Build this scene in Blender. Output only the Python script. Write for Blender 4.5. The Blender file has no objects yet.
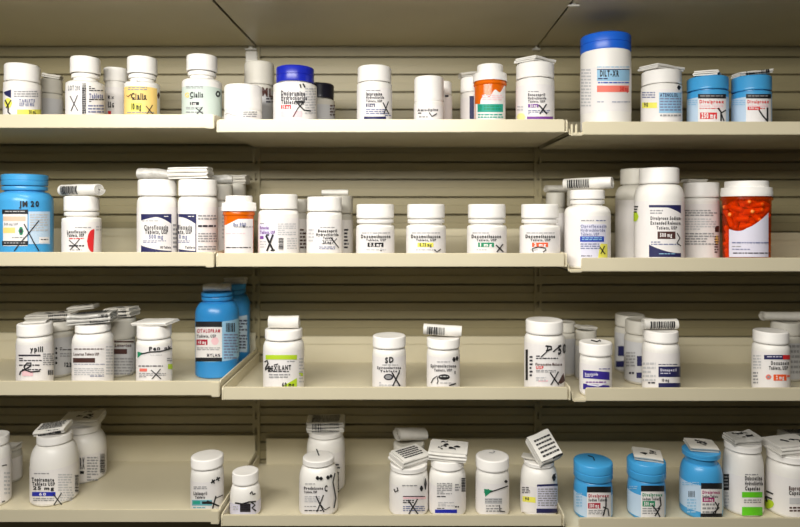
import bpy, bmesh, math, random
from mathutils import Vector, Matrix
random.seed(7)
S = bpy.context.scene
COL = S.collection
PI = math.pi
# ---- photograph geometry: eye 0.80 m in front of the shelf lips -------------
F, D, VX, VY = 620.0, 0.80, 411.0, 210.0
BACK = 0.19                                   # depth of the steel shelves

def at(px, py, y):
    k = (D + y) / F
    return Vector(((px - VX) * k, y, (VY - py) * k))

# ---- materials ---------------------------------------------------------------
def lin(c):
    return tuple((v / 255 / 12.92) if v / 255 <= 0.04045 else ((v / 255 + 0.055) / 1.055) ** 2.4 for v in c)
MATS = {}
def mat(name, rgb, rough=0.5, var=0.04, scale=30, bump=0.0, spec=0.5, coat=0.0, sss=0.0, stretch=None):
    if name in MATS: return MATS[name]
    m = bpy.data.materials.new(name); m.use_nodes = True
    nt = m.node_tree; b = nt.nodes['Principled BSDF']
    c = lin(rgb)
    tc = nt.nodes.new('ShaderNodeTexCoord'); nz = nt.nodes.new('ShaderNodeTexNoise')
    nz.inputs['Scale'].default_value = scale; nz.inputs['Detail'].default_value = 3
    if stretch:
        mp = nt.nodes.new('ShaderNodeMapping'); mp.inputs['Scale'].default_value = stretch
        nt.links.new(tc.outputs['Object'], mp.inputs['Vector']); nt.links.new(mp.outputs['Vector'], nz.inputs['Vector'])
    else:
        nt.links.new(tc.outputs['Object'], nz.inputs['Vector'])
    rp = nt.nodes.new('ShaderNodeValToRGB')
    rp.color_ramp.elements[0].position = .3; rp.color_ramp.elements[1].position = .7
    rp.color_ramp.elements[0].color = tuple(v * (1 - var) for v in c) + (1,)
    rp.color_ramp.elements[1].color = tuple(min(1, v * (1 + var)) for v in c) + (1,)
    nt.links.new(nz.outputs['Fac'], rp.inputs['Fac']); nt.links.new(rp.outputs['Color'], b.inputs['Base Color'])
    b.inputs['Roughness'].default_value = rough
    b.inputs['Specular IOR Level'].default_value = spec
    b.inputs['Coat Weight'].default_value = coat
    if bump:
        bp = nt.nodes.new('ShaderNodeBump'); bp.inputs['Strength'].default_value = bump; bp.inputs['Distance'].default_value = .002
        nt.links.new(nz.outputs['Fac'], bp.inputs['Height']); nt.links.new(bp.outputs['Normal'], b.inputs['Normal'])
    MATS[name] = m
    return m
def amber_mat(name, rgb, clear, tint):
    m = bpy.data.materials.new(name); m.use_nodes = True
    nt = m.node_tree; b = nt.nodes['Principled BSDF']; out = nt.nodes['Material Output']
    b.inputs['Base Color'].default_value = lin(rgb) + (1,); b.inputs['Roughness'].default_value = .22
    t = nt.nodes.new('ShaderNodeBsdfTransparent'); t.inputs['Color'].default_value = lin(tint) + (1,)
    mx = nt.nodes.new('ShaderNodeMixShader'); mx.inputs['Fac'].default_value = clear
    nt.links.new(b.outputs['BSDF'], mx.inputs[1]); nt.links.new(t.outputs['BSDF'], mx.inputs[2]); nt.links.new(mx.outputs['Shader'], out.inputs['Surface'])
    return m
CL = {'white': (236, 233, 228), 'paper': (236, 232, 230), 'ivory': (238, 232, 214), 'grey': (150, 150, 152), 'ltgrey': (196, 196, 198),
      'black': (20, 20, 24), 'navy': (28, 30, 84), 'blue': (24, 62, 176), 'royal': (20, 36, 168), 'sky': (66, 160, 220), 'palesky': (194, 216, 236),
      'red': (214, 34, 38), 'crimson': (176, 22, 52), 'salmon': (238, 120, 104), 'pink': (243, 200, 206), 'yellow': (238, 232, 96), 'paleyellow': (240, 238, 160),
      'gold': (250, 214, 128), 'green': (20, 140, 96), 'lime': (184, 214, 40), 'bgreen': (98, 204, 22), 'teal': (30, 160, 140), 'aqua': (110, 178, 190),
      'mint': (206, 219, 210), 'orange': (240, 92, 40), 'brown': (72, 40, 34), 'tan': (224, 196, 170), 'purple': (52, 36, 140), 'violet': (120, 60, 150),
      'magenta': (170, 30, 110), 'text': (46, 42, 52), 'ltblue': (150, 196, 226), 'slate': (120, 126, 160), 'lilac': (222, 220, 236)}
def ink(c): return mat('ink_' + c, CL[c], .6, .02)
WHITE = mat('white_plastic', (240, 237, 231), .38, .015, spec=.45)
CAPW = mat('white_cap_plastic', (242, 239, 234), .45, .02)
HAZY_SHADED = mat('hazy_and_shaded_plastic', (205, 201, 190), .5, .03)  # also for rear white bottles, their shade put into the colour
SKY = mat('sky_blue_plastic', (70, 164, 222), .3, .03)
DEEPSKY = mat('blue_bottle_plastic', (48, 140, 206), .3, .03)
ROYAL = mat('royal_blue_cap', (22, 38, 170), .3, .03)
COBALT = mat('cobalt_cap', (26, 96, 206), .35, .03)
DARK = mat('dark_navy_cap', (18, 18, 34), .35, .03)
STEEL = mat('cream_enamel_steel', (213, 204, 176), .30, .025, 14, .02)
SLAT = mat('beige_slat_enamel', (148, 138, 105), .45, .06, 6, .03, stretch=(.6, 1, 8))
GREYSTEEL = mat('bright_steel', (222, 220, 212), .25, .03)
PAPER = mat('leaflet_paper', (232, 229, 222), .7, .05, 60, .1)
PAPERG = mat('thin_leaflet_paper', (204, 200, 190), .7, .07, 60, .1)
CLEAR = mat('crinkled_bag_plastic', (198, 196, 190), .25, .12, 160, .5)
AMBER = amber_mat('amber_vial_plastic', (246, 122, 14), .35, (255, 170, 90))
AMBERR = amber_mat('red_amber_vial_plastic', (222, 70, 4), .80, (255, 208, 150))
CAPSULE = mat('orange_capsule', (255, 150, 62), .35, .05)

# ---- helpers -------------------------------------------------------------------
def obj(name, bm, m, parent=None, smooth=True, recalc=False):
    if recalc: bmesh.ops.recalc_face_normals(bm, faces=bm.faces)
    me = bpy.data.meshes.new(name); bm.to_mesh(me); bm.free()
    o = bpy.data.objects.new(name, me); COL.objects.link(o)
    if m: me.materials.append(m)
    if smooth:
        for p in me.polygons: p.use_smooth = True
        try: me.set_sharp_from_angle(angle=math.radians(38))
        except Exception: pass
    if parent: o.parent = parent
    return o
def thing(name, label, cat, loc, group=None):
    o = bpy.data.objects.new(name, None); COL.objects.link(o); o.location = loc
    o.empty_display_size = .02
    o['label'] = label; o['category'] = cat
    if group: o['group'] = group
    return o
def box(bm, x0, x1, y0, y1, z0, z1):
    vs = [bm.verts.new((x, y, z)) for x in (x0, x1) for y in (y0, y1) for z in (z0, z1)]
    for f in ((0, 1, 3, 2), (4, 6, 7, 5), (0, 4, 5, 1), (2, 3, 7, 6), (0, 2, 6, 4), (1, 5, 7, 3)):
        bm.faces.new([vs[i] for i in f])
def lathe(bm, prof, n=56, ribs=None):
    """prof: (r, z) bottom to top; ribs=(i0, i1, amount): profile rings that carry vertical grip ribs"""
    rings = []
    for i, (r, z) in enumerate(prof):
        if r < 1e-5: rings.append([bm.verts.new((0, 0, z))]); continue
        ring = []
        for k in range(n):
            rr = r
            if ribs and ribs[0] <= i <= ribs[1] and k % 2: rr = r - ribs[2]
            ring.append(bm.verts.new((rr * math.cos(2 * PI * k / n), rr * math.sin(2 * PI * k / n), z)))
        rings.append(ring)
    for a, b in zip(rings, rings[1:]):
        for k in range(n):
            j = (k + 1) % n
            if len(a) == 1 and len(b) == 1: continue
            if len(a) == 1: bm.faces.new((a[0], b[j], b[k]))
            elif len(b) == 1: bm.faces.new((a[k], a[j], b[0]))
            else: bm.faces.new((a[k], a[j], b[j], b[k]))

# ---- glyphs of Blender's built-in font -----------------------------------------------
GLY = {}
def build_glyphs(chars):
    tmp = []
    for ch in chars:
        cu = bpy.data.curves.new('glyph', 'FONT'); cu.body = ch; cu.resolution_u = 2; cu.offset = 0.045
        o = bpy.data.objects.new('glyph', cu); COL.objects.link(o); tmp.append((ch, o, cu))
    bpy.context.view_layer.update()
    dg = bpy.context.evaluated_depsgraph_get()
    for ch, o, cu in tmp:
        me = bpy.data.meshes.new_from_object(o.evaluated_get(dg))
        v = [(q.co.x, q.co.y) for q in me.vertices]; f = [tuple(p.vertices) for p in me.polygons]
        x0 = min(q[0] for q in v); x1 = max(q[0] for q in v)
        GLY[ch] = ([(a - x0, b) for a, b in v], f, x1 - x0)
        bpy.data.meshes.remove(me)
    for ch, o, cu in tmp:
        bpy.data.objects.remove(o); bpy.data.curves.remove(cu)
build_glyphs('ABCDEFGHIJKLMNOPQRSTUVWXYZabcdefghijklmnopqrstuvwxyz0123456789.,-/%')
def layout(s):
    out, x = [], 0
    for ch in s:
        if ch == ' ': x += .32; continue
        v, f, w = GLY[ch]; out.append((x, v, f)); x += w + .17
    return out, max(x - .17, .01)

# ---- drawing on a round surface: marks are given where the photograph shows them --------------
class Skin:
    def __init__(s, X, Y, Z, r):
        s.X, s.Y, s.Z, s.r = X, Y, Z, r
        s.sets = {}
    def hit(s, px, py, off):
        R = s.r + off
        dx, dy, dz = (px - VX) / F, 1.0, (VY - py) / F
        # ray from (0,-D,0)
        ox, oy = -s.X, -D - s.Y
        a = dx * dx + dy * dy; b = 2 * (ox * dx + oy * dy); c = ox * ox + oy * oy - R * R
        q = b * b - 4 * a * c
        t = (-b - math.sqrt(q)) / (2 * a) if q > 0 else -b / (2 * a)
        p = Vector((ox + dx * t, oy + dy * t, dz * t - s.Z))
        l = math.hypot(p.x, p.y); p.x *= R / l; p.y *= R / l
        return p
    def bm(s, kind, col):
        k = (kind, col) if kind in ('printed_text', 'pen_mark') else (kind, col, len(s.sets))
        if k not in s.sets: s.sets[k] = bmesh.new()
        return s.sets[k]
    def quadgrid(s, bm, x0, y0, x1, y1, off, skew=0):
        n = max(1, int(abs(x1 - x0) / 1.5) + 1)
        pv = None
        for i in range(n + 1):
            x = x0 + (x1 - x0) * i / n; d = skew * i / n
            a = bm.verts.new(s.hit(x, y0 + d, off)); b = bm.verts.new(s.hit(x, y1 + d, off))
            if pv: bm.faces.new((pv[1], b, a, pv[0]))
            pv = (a, b)
    def box(s, x0, y0, x1, y1, c, off=.0006, kind='colour_block', skew=0):
        s.quadgrid(s.bm(kind, c), x0, y0, x1, y1, off, skew)
    def poly(s, pts, c, off=.0006, kind='colour_block'):
        bm = s.bm(kind, c); xs = [q[0] for q in pts]; xa, xb = min(xs), max(xs); n = max(3, int((xb - xa) / 1.2)); pv = None
        for i in range(n + 1):
            x = xa + (xb - xa) * (.001 + .998 * i / n); ys = []
            for (ax, ay), (cx, cy) in zip(pts, pts[1:] + pts[:1]):
                if (ax - x) * (cx - x) <= 0 and ax != cx: ys.append(ay + (cy - ay) * (x - ax) / (cx - ax))
            v = (bm.verts.new(s.hit(x, min(ys), off)), bm.verts.new(s.hit(x, max(ys), off)))
            if pv: bm.faces.new((pv[1], v[1], v[0], pv[0]))
            pv = v
    def ell(s, cx, cy, rx, ry, c, off=.0007, kind='round_mark', a0=0, a1=360):
        pts = [(cx + rx * math.cos(math.radians(a0 + (a1 - a0) * i / 24)), cy - ry * math.sin(math.radians(a0 + (a1 - a0) * i / 24))) for i in range(24)]
        s.poly(pts, c, off, kind)
    def text(s, st, x0, y0, x1, y1, c='text', off=.0009, kind='printed_text', skew=0):
        bm = s.bm(kind, c); lay, w = layout(st)
        if kind == 'printed_text': y0, y1 = y0 - (y1 - y0) * .14, y1 + (y1 - y0) * .06
        for ox, v, f in lay:
            vs = []
            for a, b in v:
                u = (ox + a) / w
                vs.append(bm.verts.new(s.hit(x0 + (x1 - x0) * u, y1 - (y1 - y0) * b / .72 + skew * u, off)))
            for q in f:
                try: bm.faces.new([vs[i] for i in q])
                except ValueError: pass
    def lines(s, x0, y0, x1, y1, n, c='grey', off=.0008):
        """rows of print too small to read: word-long dashes"""
        bm = s.bm('small_print', c); st = (y1 - y0) / n
        for i in range(n):
            x = x0; yy = y0 + i * st
            while x < x1 - .6:
                w = min(random.uniform(1.6, 5), x1 - x)
                s.quadgrid(bm, x, yy, x + w, yy + st * .5, off); x += w + .8
                if random.random() < .03: break
    def bar(s, x0, y0, x1, y1, c='black', vert=False):
        bm = s.bm('barcode', c); x = x0 if not vert else y0; e = x1 if not vert else y1
        while x < e:
            w = random.choice((.5, .7, 1.1))
            if vert: s.quadgrid(bm, x0, x, x1, min(e, x + w), .0009)
            else: s.quadgrid(bm, x, y0, min(e, x + w), y1, .0009)
            x += w + random.choice((.5, .8))
    def pen(s, pts, w=1.1, c='black', off=.0012):
        bm = s.bm('pen_mark', c)
        P = []
        for (a, b), (e, f) in zip(pts, pts[1:]):
            n = max(1, int(math.hypot(e - a, f - b) / 2.5))
            P += [(a + (e - a) * i / n, b + (f - b) * i / n) for i in range(n)]
        P.append(pts[-1]); L = []
        for i, (x, y) in enumerate(P):
            a = P[max(0, i - 1)]; b = P[min(len(P) - 1, i + 1)]
            tx, ty = b[0] - a[0], b[1] - a[1]; l = math.hypot(tx, ty) or 1
            nx, ny = -ty / l * w / 2, tx / l * w / 2
            L.append((bm.verts.new(s.hit(x + nx, y + ny, off)), bm.verts.new(s.hit(x - nx, y - ny, off))))
        for a, b in zip(L, L[1:]): bm.faces.new((a[0], a[1], b[1], b[0]))
    def cross(s, x0, y0, x1, y1, w=1.1, c='black'):
        s.pen([(x0, y0 + 1), ((x0 + x1) / 2 - .5, (y0 + y1) / 2), (x1, y1)], w, c)
        s.pen([(x1 - .5, y0), ((x0 + x1) / 2, (y0 + y1) / 2 + .5), (x0 + .8, y1)], w * .9, c)
    def flush(s, parent):
        for key, bm in s.sets.items():
            kind, c = key[:2]
            obj(kind, bm, ink(c), parent, smooth=False)

# ---- the setting: slatted back wall, upright strips ------------------------------------------
WY = BACK + .003
def slat_wall():
    bm = bmesh.new(); p = 17.5 * (D + WY) / F; g0 = -58 * (D + WY) / F
    x0, x1 = -.75, .72
    prof = []
    for k in range(-43, 15):
        z = g0 + k * p
        prof += [(WY, z - p + .0030), (WY, z - .0122), (WY + .0018, z - .0116), (WY + .0018, z - .0004), (WY + .009, z), (WY + .009, z + .0024), ]
    L = [(bm.verts.new((x0, y, z)), bm.verts.new((x1, y, z))) for y, z in prof]
    for a, b in zip(L, L[1:]): bm.faces.new((a[0], a[1], b[1], b[0]))
    zb, zt = prof[0][1], prof[-1][1]
    v = [bm.verts.new(q) for q in ((x0, WY + .03, zb), (x1, WY + .03, zb), (x1, WY + .03, zt), (x0, WY + .03, zt))]
    bm.faces.new(v)
    bm.faces.new((L[0][0], v[0], v[1], L[0][1])); bm.faces.new((L[-1][0], L[-1][1], v[2], v[3]))
    o = obj('wall_back', bm, SLAT, smooth=False, recalc=True); o['kind'] = 'structure'
slat_wall()
def upright(n, X):
    bm = bmesh.new()
    w = .006
    box(bm, X - w, X - .002, WY - .0028, WY, -.5, .5); box(bm, X + .002, X + w, WY - .0028, WY, -.5, .5)
    k = -.5
    while k < .49:
        box(bm, X - .002, X + .002, WY - .0028, WY, k, k + .014); k += .0254
    o = obj('trim_%d' % n, bm, SLAT, smooth=False); o['kind'] = 'structure'
upright(1, -.2474); upright(2, .2030)

# ---- steel shelves ----------------------------------------------------------------------------
XL, XM0, XM1, XR = (217.3 - VX) * D / F, (221 - VX) * D / F, (567 - VX) * D / F, (569.5 - VX) * D / F
W = .447
SH = {}
SEAM = {'1': (215.2, 217, 567, 569.5), '2': (215, 216.6, 566.6, 568.6), '3': (220.6, 222.2, 570, 572.6), '4': (220, 221.4, 564, 566)}
def shelf(row, sec, top, bot, label):
    XL, XM0, XM1, XR = [(q - VX) * D / F for q in SEAM[row]]
    zt, zb = (VY - top) * D / F, (VY - bot) * D / F
    x0, x1 = {'l': (XL - W, XL), 'm': (XM0, XM1), 'r': (XR, XR + W)}[sec]
    t = .0016; SH[row + sec] = zb + t
    r = thing('steel_shelf', label, 'shelf', ((x0 + x1) / 2, 0, zb), 'cream steel shelves')
    X0, X1 = x0 - (x0 + x1) / 2, x1 - (x0 + x1) / 2; h = zt - zb
    bm = bmesh.new()
    box(bm, X0, X1, 0, BACK, 0, t)
    obj('shelf_pan', bm, STEEL, r, smooth=False)
    def lip(name, xa, xb, y0, y1, z1, rad):
        b = bmesh.new(); n = 6; P = [(xa, 0), (xb, 0)]
        P += [(xb - rad + rad * math.cos(i / n * PI / 2), z1 - rad + rad * math.sin(i / n * PI / 2)) for i in range(n + 1)]
        P += [(xa + rad - rad * math.sin(i / n * PI / 2), z1 - rad + rad * math.cos(i / n * PI / 2)) for i in range(n + 1)]
        A = [b.verts.new((x, y0, z)) for x, z in P]; B = [b.verts.new((x, y1, z)) for x, z in P]
        b.faces.new(A); b.faces.new(B[::-1])
        for i in range(len(P)): j = (i + 1) % len(P); b.faces.new((A[i], B[i], B[j], A[j]))
        bmesh.ops.recalc_face_normals(b, faces=b.faces)
        bmesh.ops.bevel(b, geom=[e for e in b.edges if abs(e.verts[0].co.y - e.verts[1].co.y) < 1e-6], offset=.0007, segments=2, affect='EDGES')
        return obj(name, b, STEEL, r)
    fx0 = X0 + (.016 if sec == 'r' else .002); fx1 = X1 - (.0035 if sec == 'm' else .0)
    lip('front_lip', fx0, fx1, -.0022, .0002, h, .003)
    # side rims: a folded edge running front to back
    def rim(xa, xb, zz, y0):
        b = bmesh.new(); P = [(y0, 0), (BACK, 0), (BACK, zz), (y0 + .004, zz), (y0 + .001, zz - .0015), (y0, zz - .004)]
        A = [b.verts.new((xa, y, z)) for y, z in P]; B = [b.verts.new((xb, y, z)) for y, z in P]
        b.faces.new(A); b.faces.new(B[::-1])
        for i in range(len(P)): j = (i + 1) % len(P); b.faces.new((A[i], B[i], B[j], A[j]))
        obj('side_rim', b, STEEL, r, smooth=False, recalc=True)
    if sec == 'l':
        rim(X1 - .0018, X1, h, .0002); rim(X0, X0 + .0018, h, .0002)
        b = bmesh.new(); box(b, X1 - .0105, X1, -.0052, -.0022, -.0014, h - .0006)
        bmesh.ops.bevel(b, geom=list(b.edges), offset=.0008, segments=2, affect='EDGES'); obj('end_tab', b, STEEL, r)
    elif sec == 'm':
        rim(X0, X0 + .0018, h, -.0016); rim(X1 - .0018, X1, h, -.0026)
    else:
        rim(X0, X0 + .0018, h * .55, .004); rim(X1 - .0018, X1, h, .0002)
        if row == '1':
            for q in (.0012, .0068):
                b = bmesh.new(); box(b, X0 + q, X0 + q + .0030, -.0026, -.0002, .0005, h * .80)
                bmesh.ops.bevel(b, geom=list(b.edges), offset=.0008, segments=2, affect='EDGES'); obj('end_tab', b, STEEL, r)
        # rolled lower edge where the front lip stops short of the corner
        b = bmesh.new(); box(b, X0 + .001, X0 + .017, -.0022, .0005, -.0014, .0028)
        bmesh.ops.bevel(b, geom=list(b.edges), offset=.0009, segments=2, affect='EDGES'); obj('end_tab', b, STEEL, r)
    # back panel standing behind the pan
    b = bmesh.new(); bx0 = X0 + (.014 if sec != 'l' else .002)
    box(b, bx0, X1 - .002, BACK - .0016, BACK, t, .043)
    box(b, bx0, X1 - .002, BACK - .0034, BACK - .0016, .031, .043)
    obj('back_panel', b, STEEL, r, smooth=False)
names = {'1': 'top row of bottles', '2': 'second row of bottles', '3': 'third row of bottles', '4': 'bottom row of bottles'}
for row, tb in {'1': ((114.5, 128), (119.5, 132.3), (121.8, 134.8)), '2': ((252, 266), (253, 266.6), (257.6, 271.3)),
                '3': ((380.5, 395), (386.5, 399.4), (387.3, 400.6)), '4': ((508.5, 521.5), (514, 525.5), (517, 529))}.items():
    for sec, (a, b), nm in zip('lmr', tb, ('left', 'middle', 'right')):
        shelf(row, sec, a, b, 'cream steel shelf in the %s column carrying the %s' % (nm, names[row]))
ZC = (VY - 46) * (D + BACK) / F
for sec, x0, x1, nm in (('l', XL - W, XL, 'left'), ('m', XM0, XM1, 'middle'), ('r', XR, XR + W, 'right')):
    r = thing('steel_shelf', 'deep overhead shelf seen from below, %s column above the top row' % nm, 'shelf', ((x0 + x1) / 2, 0, ZC), 'overhead shelf panels')
    b = bmesh.new(); h = (x1 - x0) / 2
    box(b, -h - (.0008 if sec != 'm' else 0), h + (.0008 if sec != 'm' else 0), -.07, BACK, 0, .0018); obj('shelf_pan', b, STEEL, r, smooth=False)
    b = bmesh.new(); box(b, -h, h, -.072, -.07, 0, .018); obj('front_lip', b, STEEL, r, smooth=False)
b = bmesh.new(); box(b, XL - W, XR + W, -.07, BACK, ZC + .019, ZC + .03)  # unseen slab added to keep light out of the overhead seams
o = obj('seam_blocker', b, SLAT, smooth=False); o['kind'] = 'structure'
b = bmesh.new(); box(b, -1.6, 1.6, -1.8, WY + .03, -1.32, -1.30)
o = obj('floor', b, mat('grey_floor_tile', (120, 112, 100), .5, .1, 5), smooth=False); o['kind'] = 'structure'
def clip(X, y, z, label, w, h):
    r = thing('shelf_clip', label, 'bracket', (X, y, z))
    b = bmesh.new(); box(b, -w, w, -.004, 0, -.003, -.001); v = [b.verts.new(q) for q in ((-w * .45, -.004, -.001), (w * .45, -.004, -.001), (0, -.004, .004), (-w * .45, 0, -.001), (w * .45, 0, -.001), (0, 0, .004))]
    b.faces.new((v[0], v[1], v[2])); b.faces.new((v[5], v[4], v[3])); b.faces.new((v[1], v[4], v[5], v[2])); b.faces.new((v[0], v[2], v[5], v[3]))
    obj('clip_tongue', b, GREYSTEEL, r, smooth=False)
    if h:
        b = bmesh.new(); box(b, -w * .9, w * 1.1, -.003, 0, -.003 - h, -.0045); bmesh.ops.bevel(b, geom=list(b.edges), offset=.0012, segments=2, affect='EDGES')
        obj('clip_plate', b, GREYSTEEL, r)
p = at(251, 46, WY - .004); clip(p.x, WY - .003, ZC - .004, 'bright steel clip under the left overhead seam at the back wall', .009, .020)
p = at(536, 46, WY - .004); clip(p.x, WY - .003, ZC - .004, 'small steel clip under the right overhead seam at the back wall', .006, 0)

clip(.206, -.012, ZC - .001, 'small bright tab under the right overhead seam near the front', .007, 0)
# ---- bottles ------------------------------------------------------------------------------
BT = {}
def bottle(key, sec, label, cx, bw, capw, ctop, cbot, sh, y, marks=None, body=WHITE, cap=CAPW, lab=None, labcol='paper', ridge='rib', rowg=None, ccx=None, neck=.86, ring=False, gap=.0013, name='pill_bottle', base=None):
    X = (cx - VX) * (D + y) / F; cph = math.cos(math.atan2(abs(X), D + y)); k = (D + y) / F
    r = bw / 2 * k * cph; rc = capw / 2 * k * cph; Z = SH[sec]
    zs = (VY - sh) * k - Z
    zc = (VY - cbot) * (D + y - rc) / F - Z
    zt = (VY - ctop) * (D + y + (rc * .92 if ctop > VY else -rc)) / F - Z
    R = thing(name, label, 'bottle', (X, y, Z), 'pill bottles on the shelves')
    # body: rounded foot, straight wall, shoulder, neck
    rn = min(rc * neck, r * .97); zn = zc - ((.0105 if ring == 2 else .0088) if ring else gap); zs = min(zs, zn - .0012)
    P = [(0, .001), (r * .80, .001), (r * .84, 0), (r * .93, .0005), (r * .985, .002), (r, .005), (r, zs * .5), (r, zs)]
    for i in range(1, 10):
        a = i / 9 * PI / 2
        P.append((rn + (r - rn) * math.cos(a) ** 1.05, zs + (zn - zs) * math.sin(a)))
    P += [(rn, zc), (rn, zc + .004), (0, zc + .004)]
    bm = bmesh.new(); lathe(bm, P, 56); obj('bottle_body', bm, body, R)
    if ring:
        bm = bmesh.new(); z2 = zc - .0064; q = rc * (.92 if ring == 2 else .985); lathe(bm, [(rn * .98, z2), (q * .985, z2), (q, z2 + .001), (q, z2 + .0040), (q * .985, z2 + .005), (rn * .98, z2 + .005)], 56); obj('seal_ring', bm, cap, R)
    h = zt - zc; bm = bmesh.new()
    if ridge == 'rib':
        P = [(rc * .90, zc), (rc * .985, zc), (rc, zc + h * .06), (rc, zc + h * .16), (rc, zc + h * .19), (rc, zc + h * .90), (rc * .975, zc + h * .96), (rc * .93, zc + h), (rc * .80, zc + h), (rc * .77, zc + h * .985), (0, zc + h * .985)]
        lathe(bm, P, 120, (4, 5, .00035))
    else:
        P = [(rc * .90, zc), (rc * .985, zc), (rc, zc + h * .06), (rc, zc + h * .40), (rc * .975, zc + h * .42), (rc * .975, zc + h * .46), (rc, zc + h * .48), (rc, zc + h * .9), (rc * .97, zc + h * .965), (rc * .90, zc + h), (0, zc + h)]
        lathe(bm, P, 64)
    obj('cap', bm, cap, R)
    # label sheet wrapped round the straight wall
    sk = Skin(X, y, Z, r)
    yb = VY - (Z + .004) * F / (D + y - r)
    if lab is None: lab = (cx - bw, sh + 3, cx + bw, yb)
    zl1 = (VY - lab[1]) * (D + y - r) / F - Z; zl0 = max(.003, (VY - lab[3]) * (D + y - r) / F - Z)
    zl1 = min(zl1, zs - .0008)
    def ang(px):
        if px <= cx - bw * .495: return None
        if px >= cx + bw * .495: return None
        q = sk.hit(px, (lab[1] + lab[3]) / 2, 0); return math.atan2(q.x, -q.y)
    a0, a1 = ang(lab[0]), ang(lab[2]); fa = math.atan2(-X, D + y)
    if a0 is None: a0 = fa - 2.5
    if a1 is None: a1 = fa + 2.5
    bm = bmesh.new(); n = 40; pv = None; q = r + .0002
    for i in range(n + 1):
        a = a0 + (a1 - a0) * i / n
        va = bm.verts.new((q * math.sin(a), -q * math.cos(a), zl0)); vb = bm.verts.new((q * math.sin(a), -q * math.cos(a), zl1))
        if pv: bm.faces.new((pv[0], va, vb, pv[1]))
        pv = (va, vb)
    L = obj('label', bm, ink(labcol), R)
    if marks: marks(sk)
    sk.flush(L)
    BT[key] = dict(X=X, y=y, z=Z + zt * 1.0 - (h * .0), rc=rc, R=R, k=k)
    return R
def capmark(key, pts, w=1.0, c='black'):
    """pen strokes on top of a cap, as seen in the photograph"""
    b = BT[key]; bm = bmesh.new(); z = b['z'] + .0004
    def hp(x, y):
        dz = (VY - y) / F; t = z / dz
        return Vector(((x - VX) / F * t - b['X'], t - D - b['y'], z - b['R'].location.z))
    for (a, e), (f, g) in zip(pts, pts[1:]):
        l = math.hypot(f - a, g - e) or 1; nx, ny = -(g - e) / l * w / 2, (f - a) / l * w / 2
        bm.faces.new([bm.verts.new(hp(*q)) for q in ((a + nx, e + ny), (a - nx, e - ny), (f - nx, g - ny), (f + nx, g + ny))])
    obj('pen_mark', bm, ink(c), b['R'], smooth=False)

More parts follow.
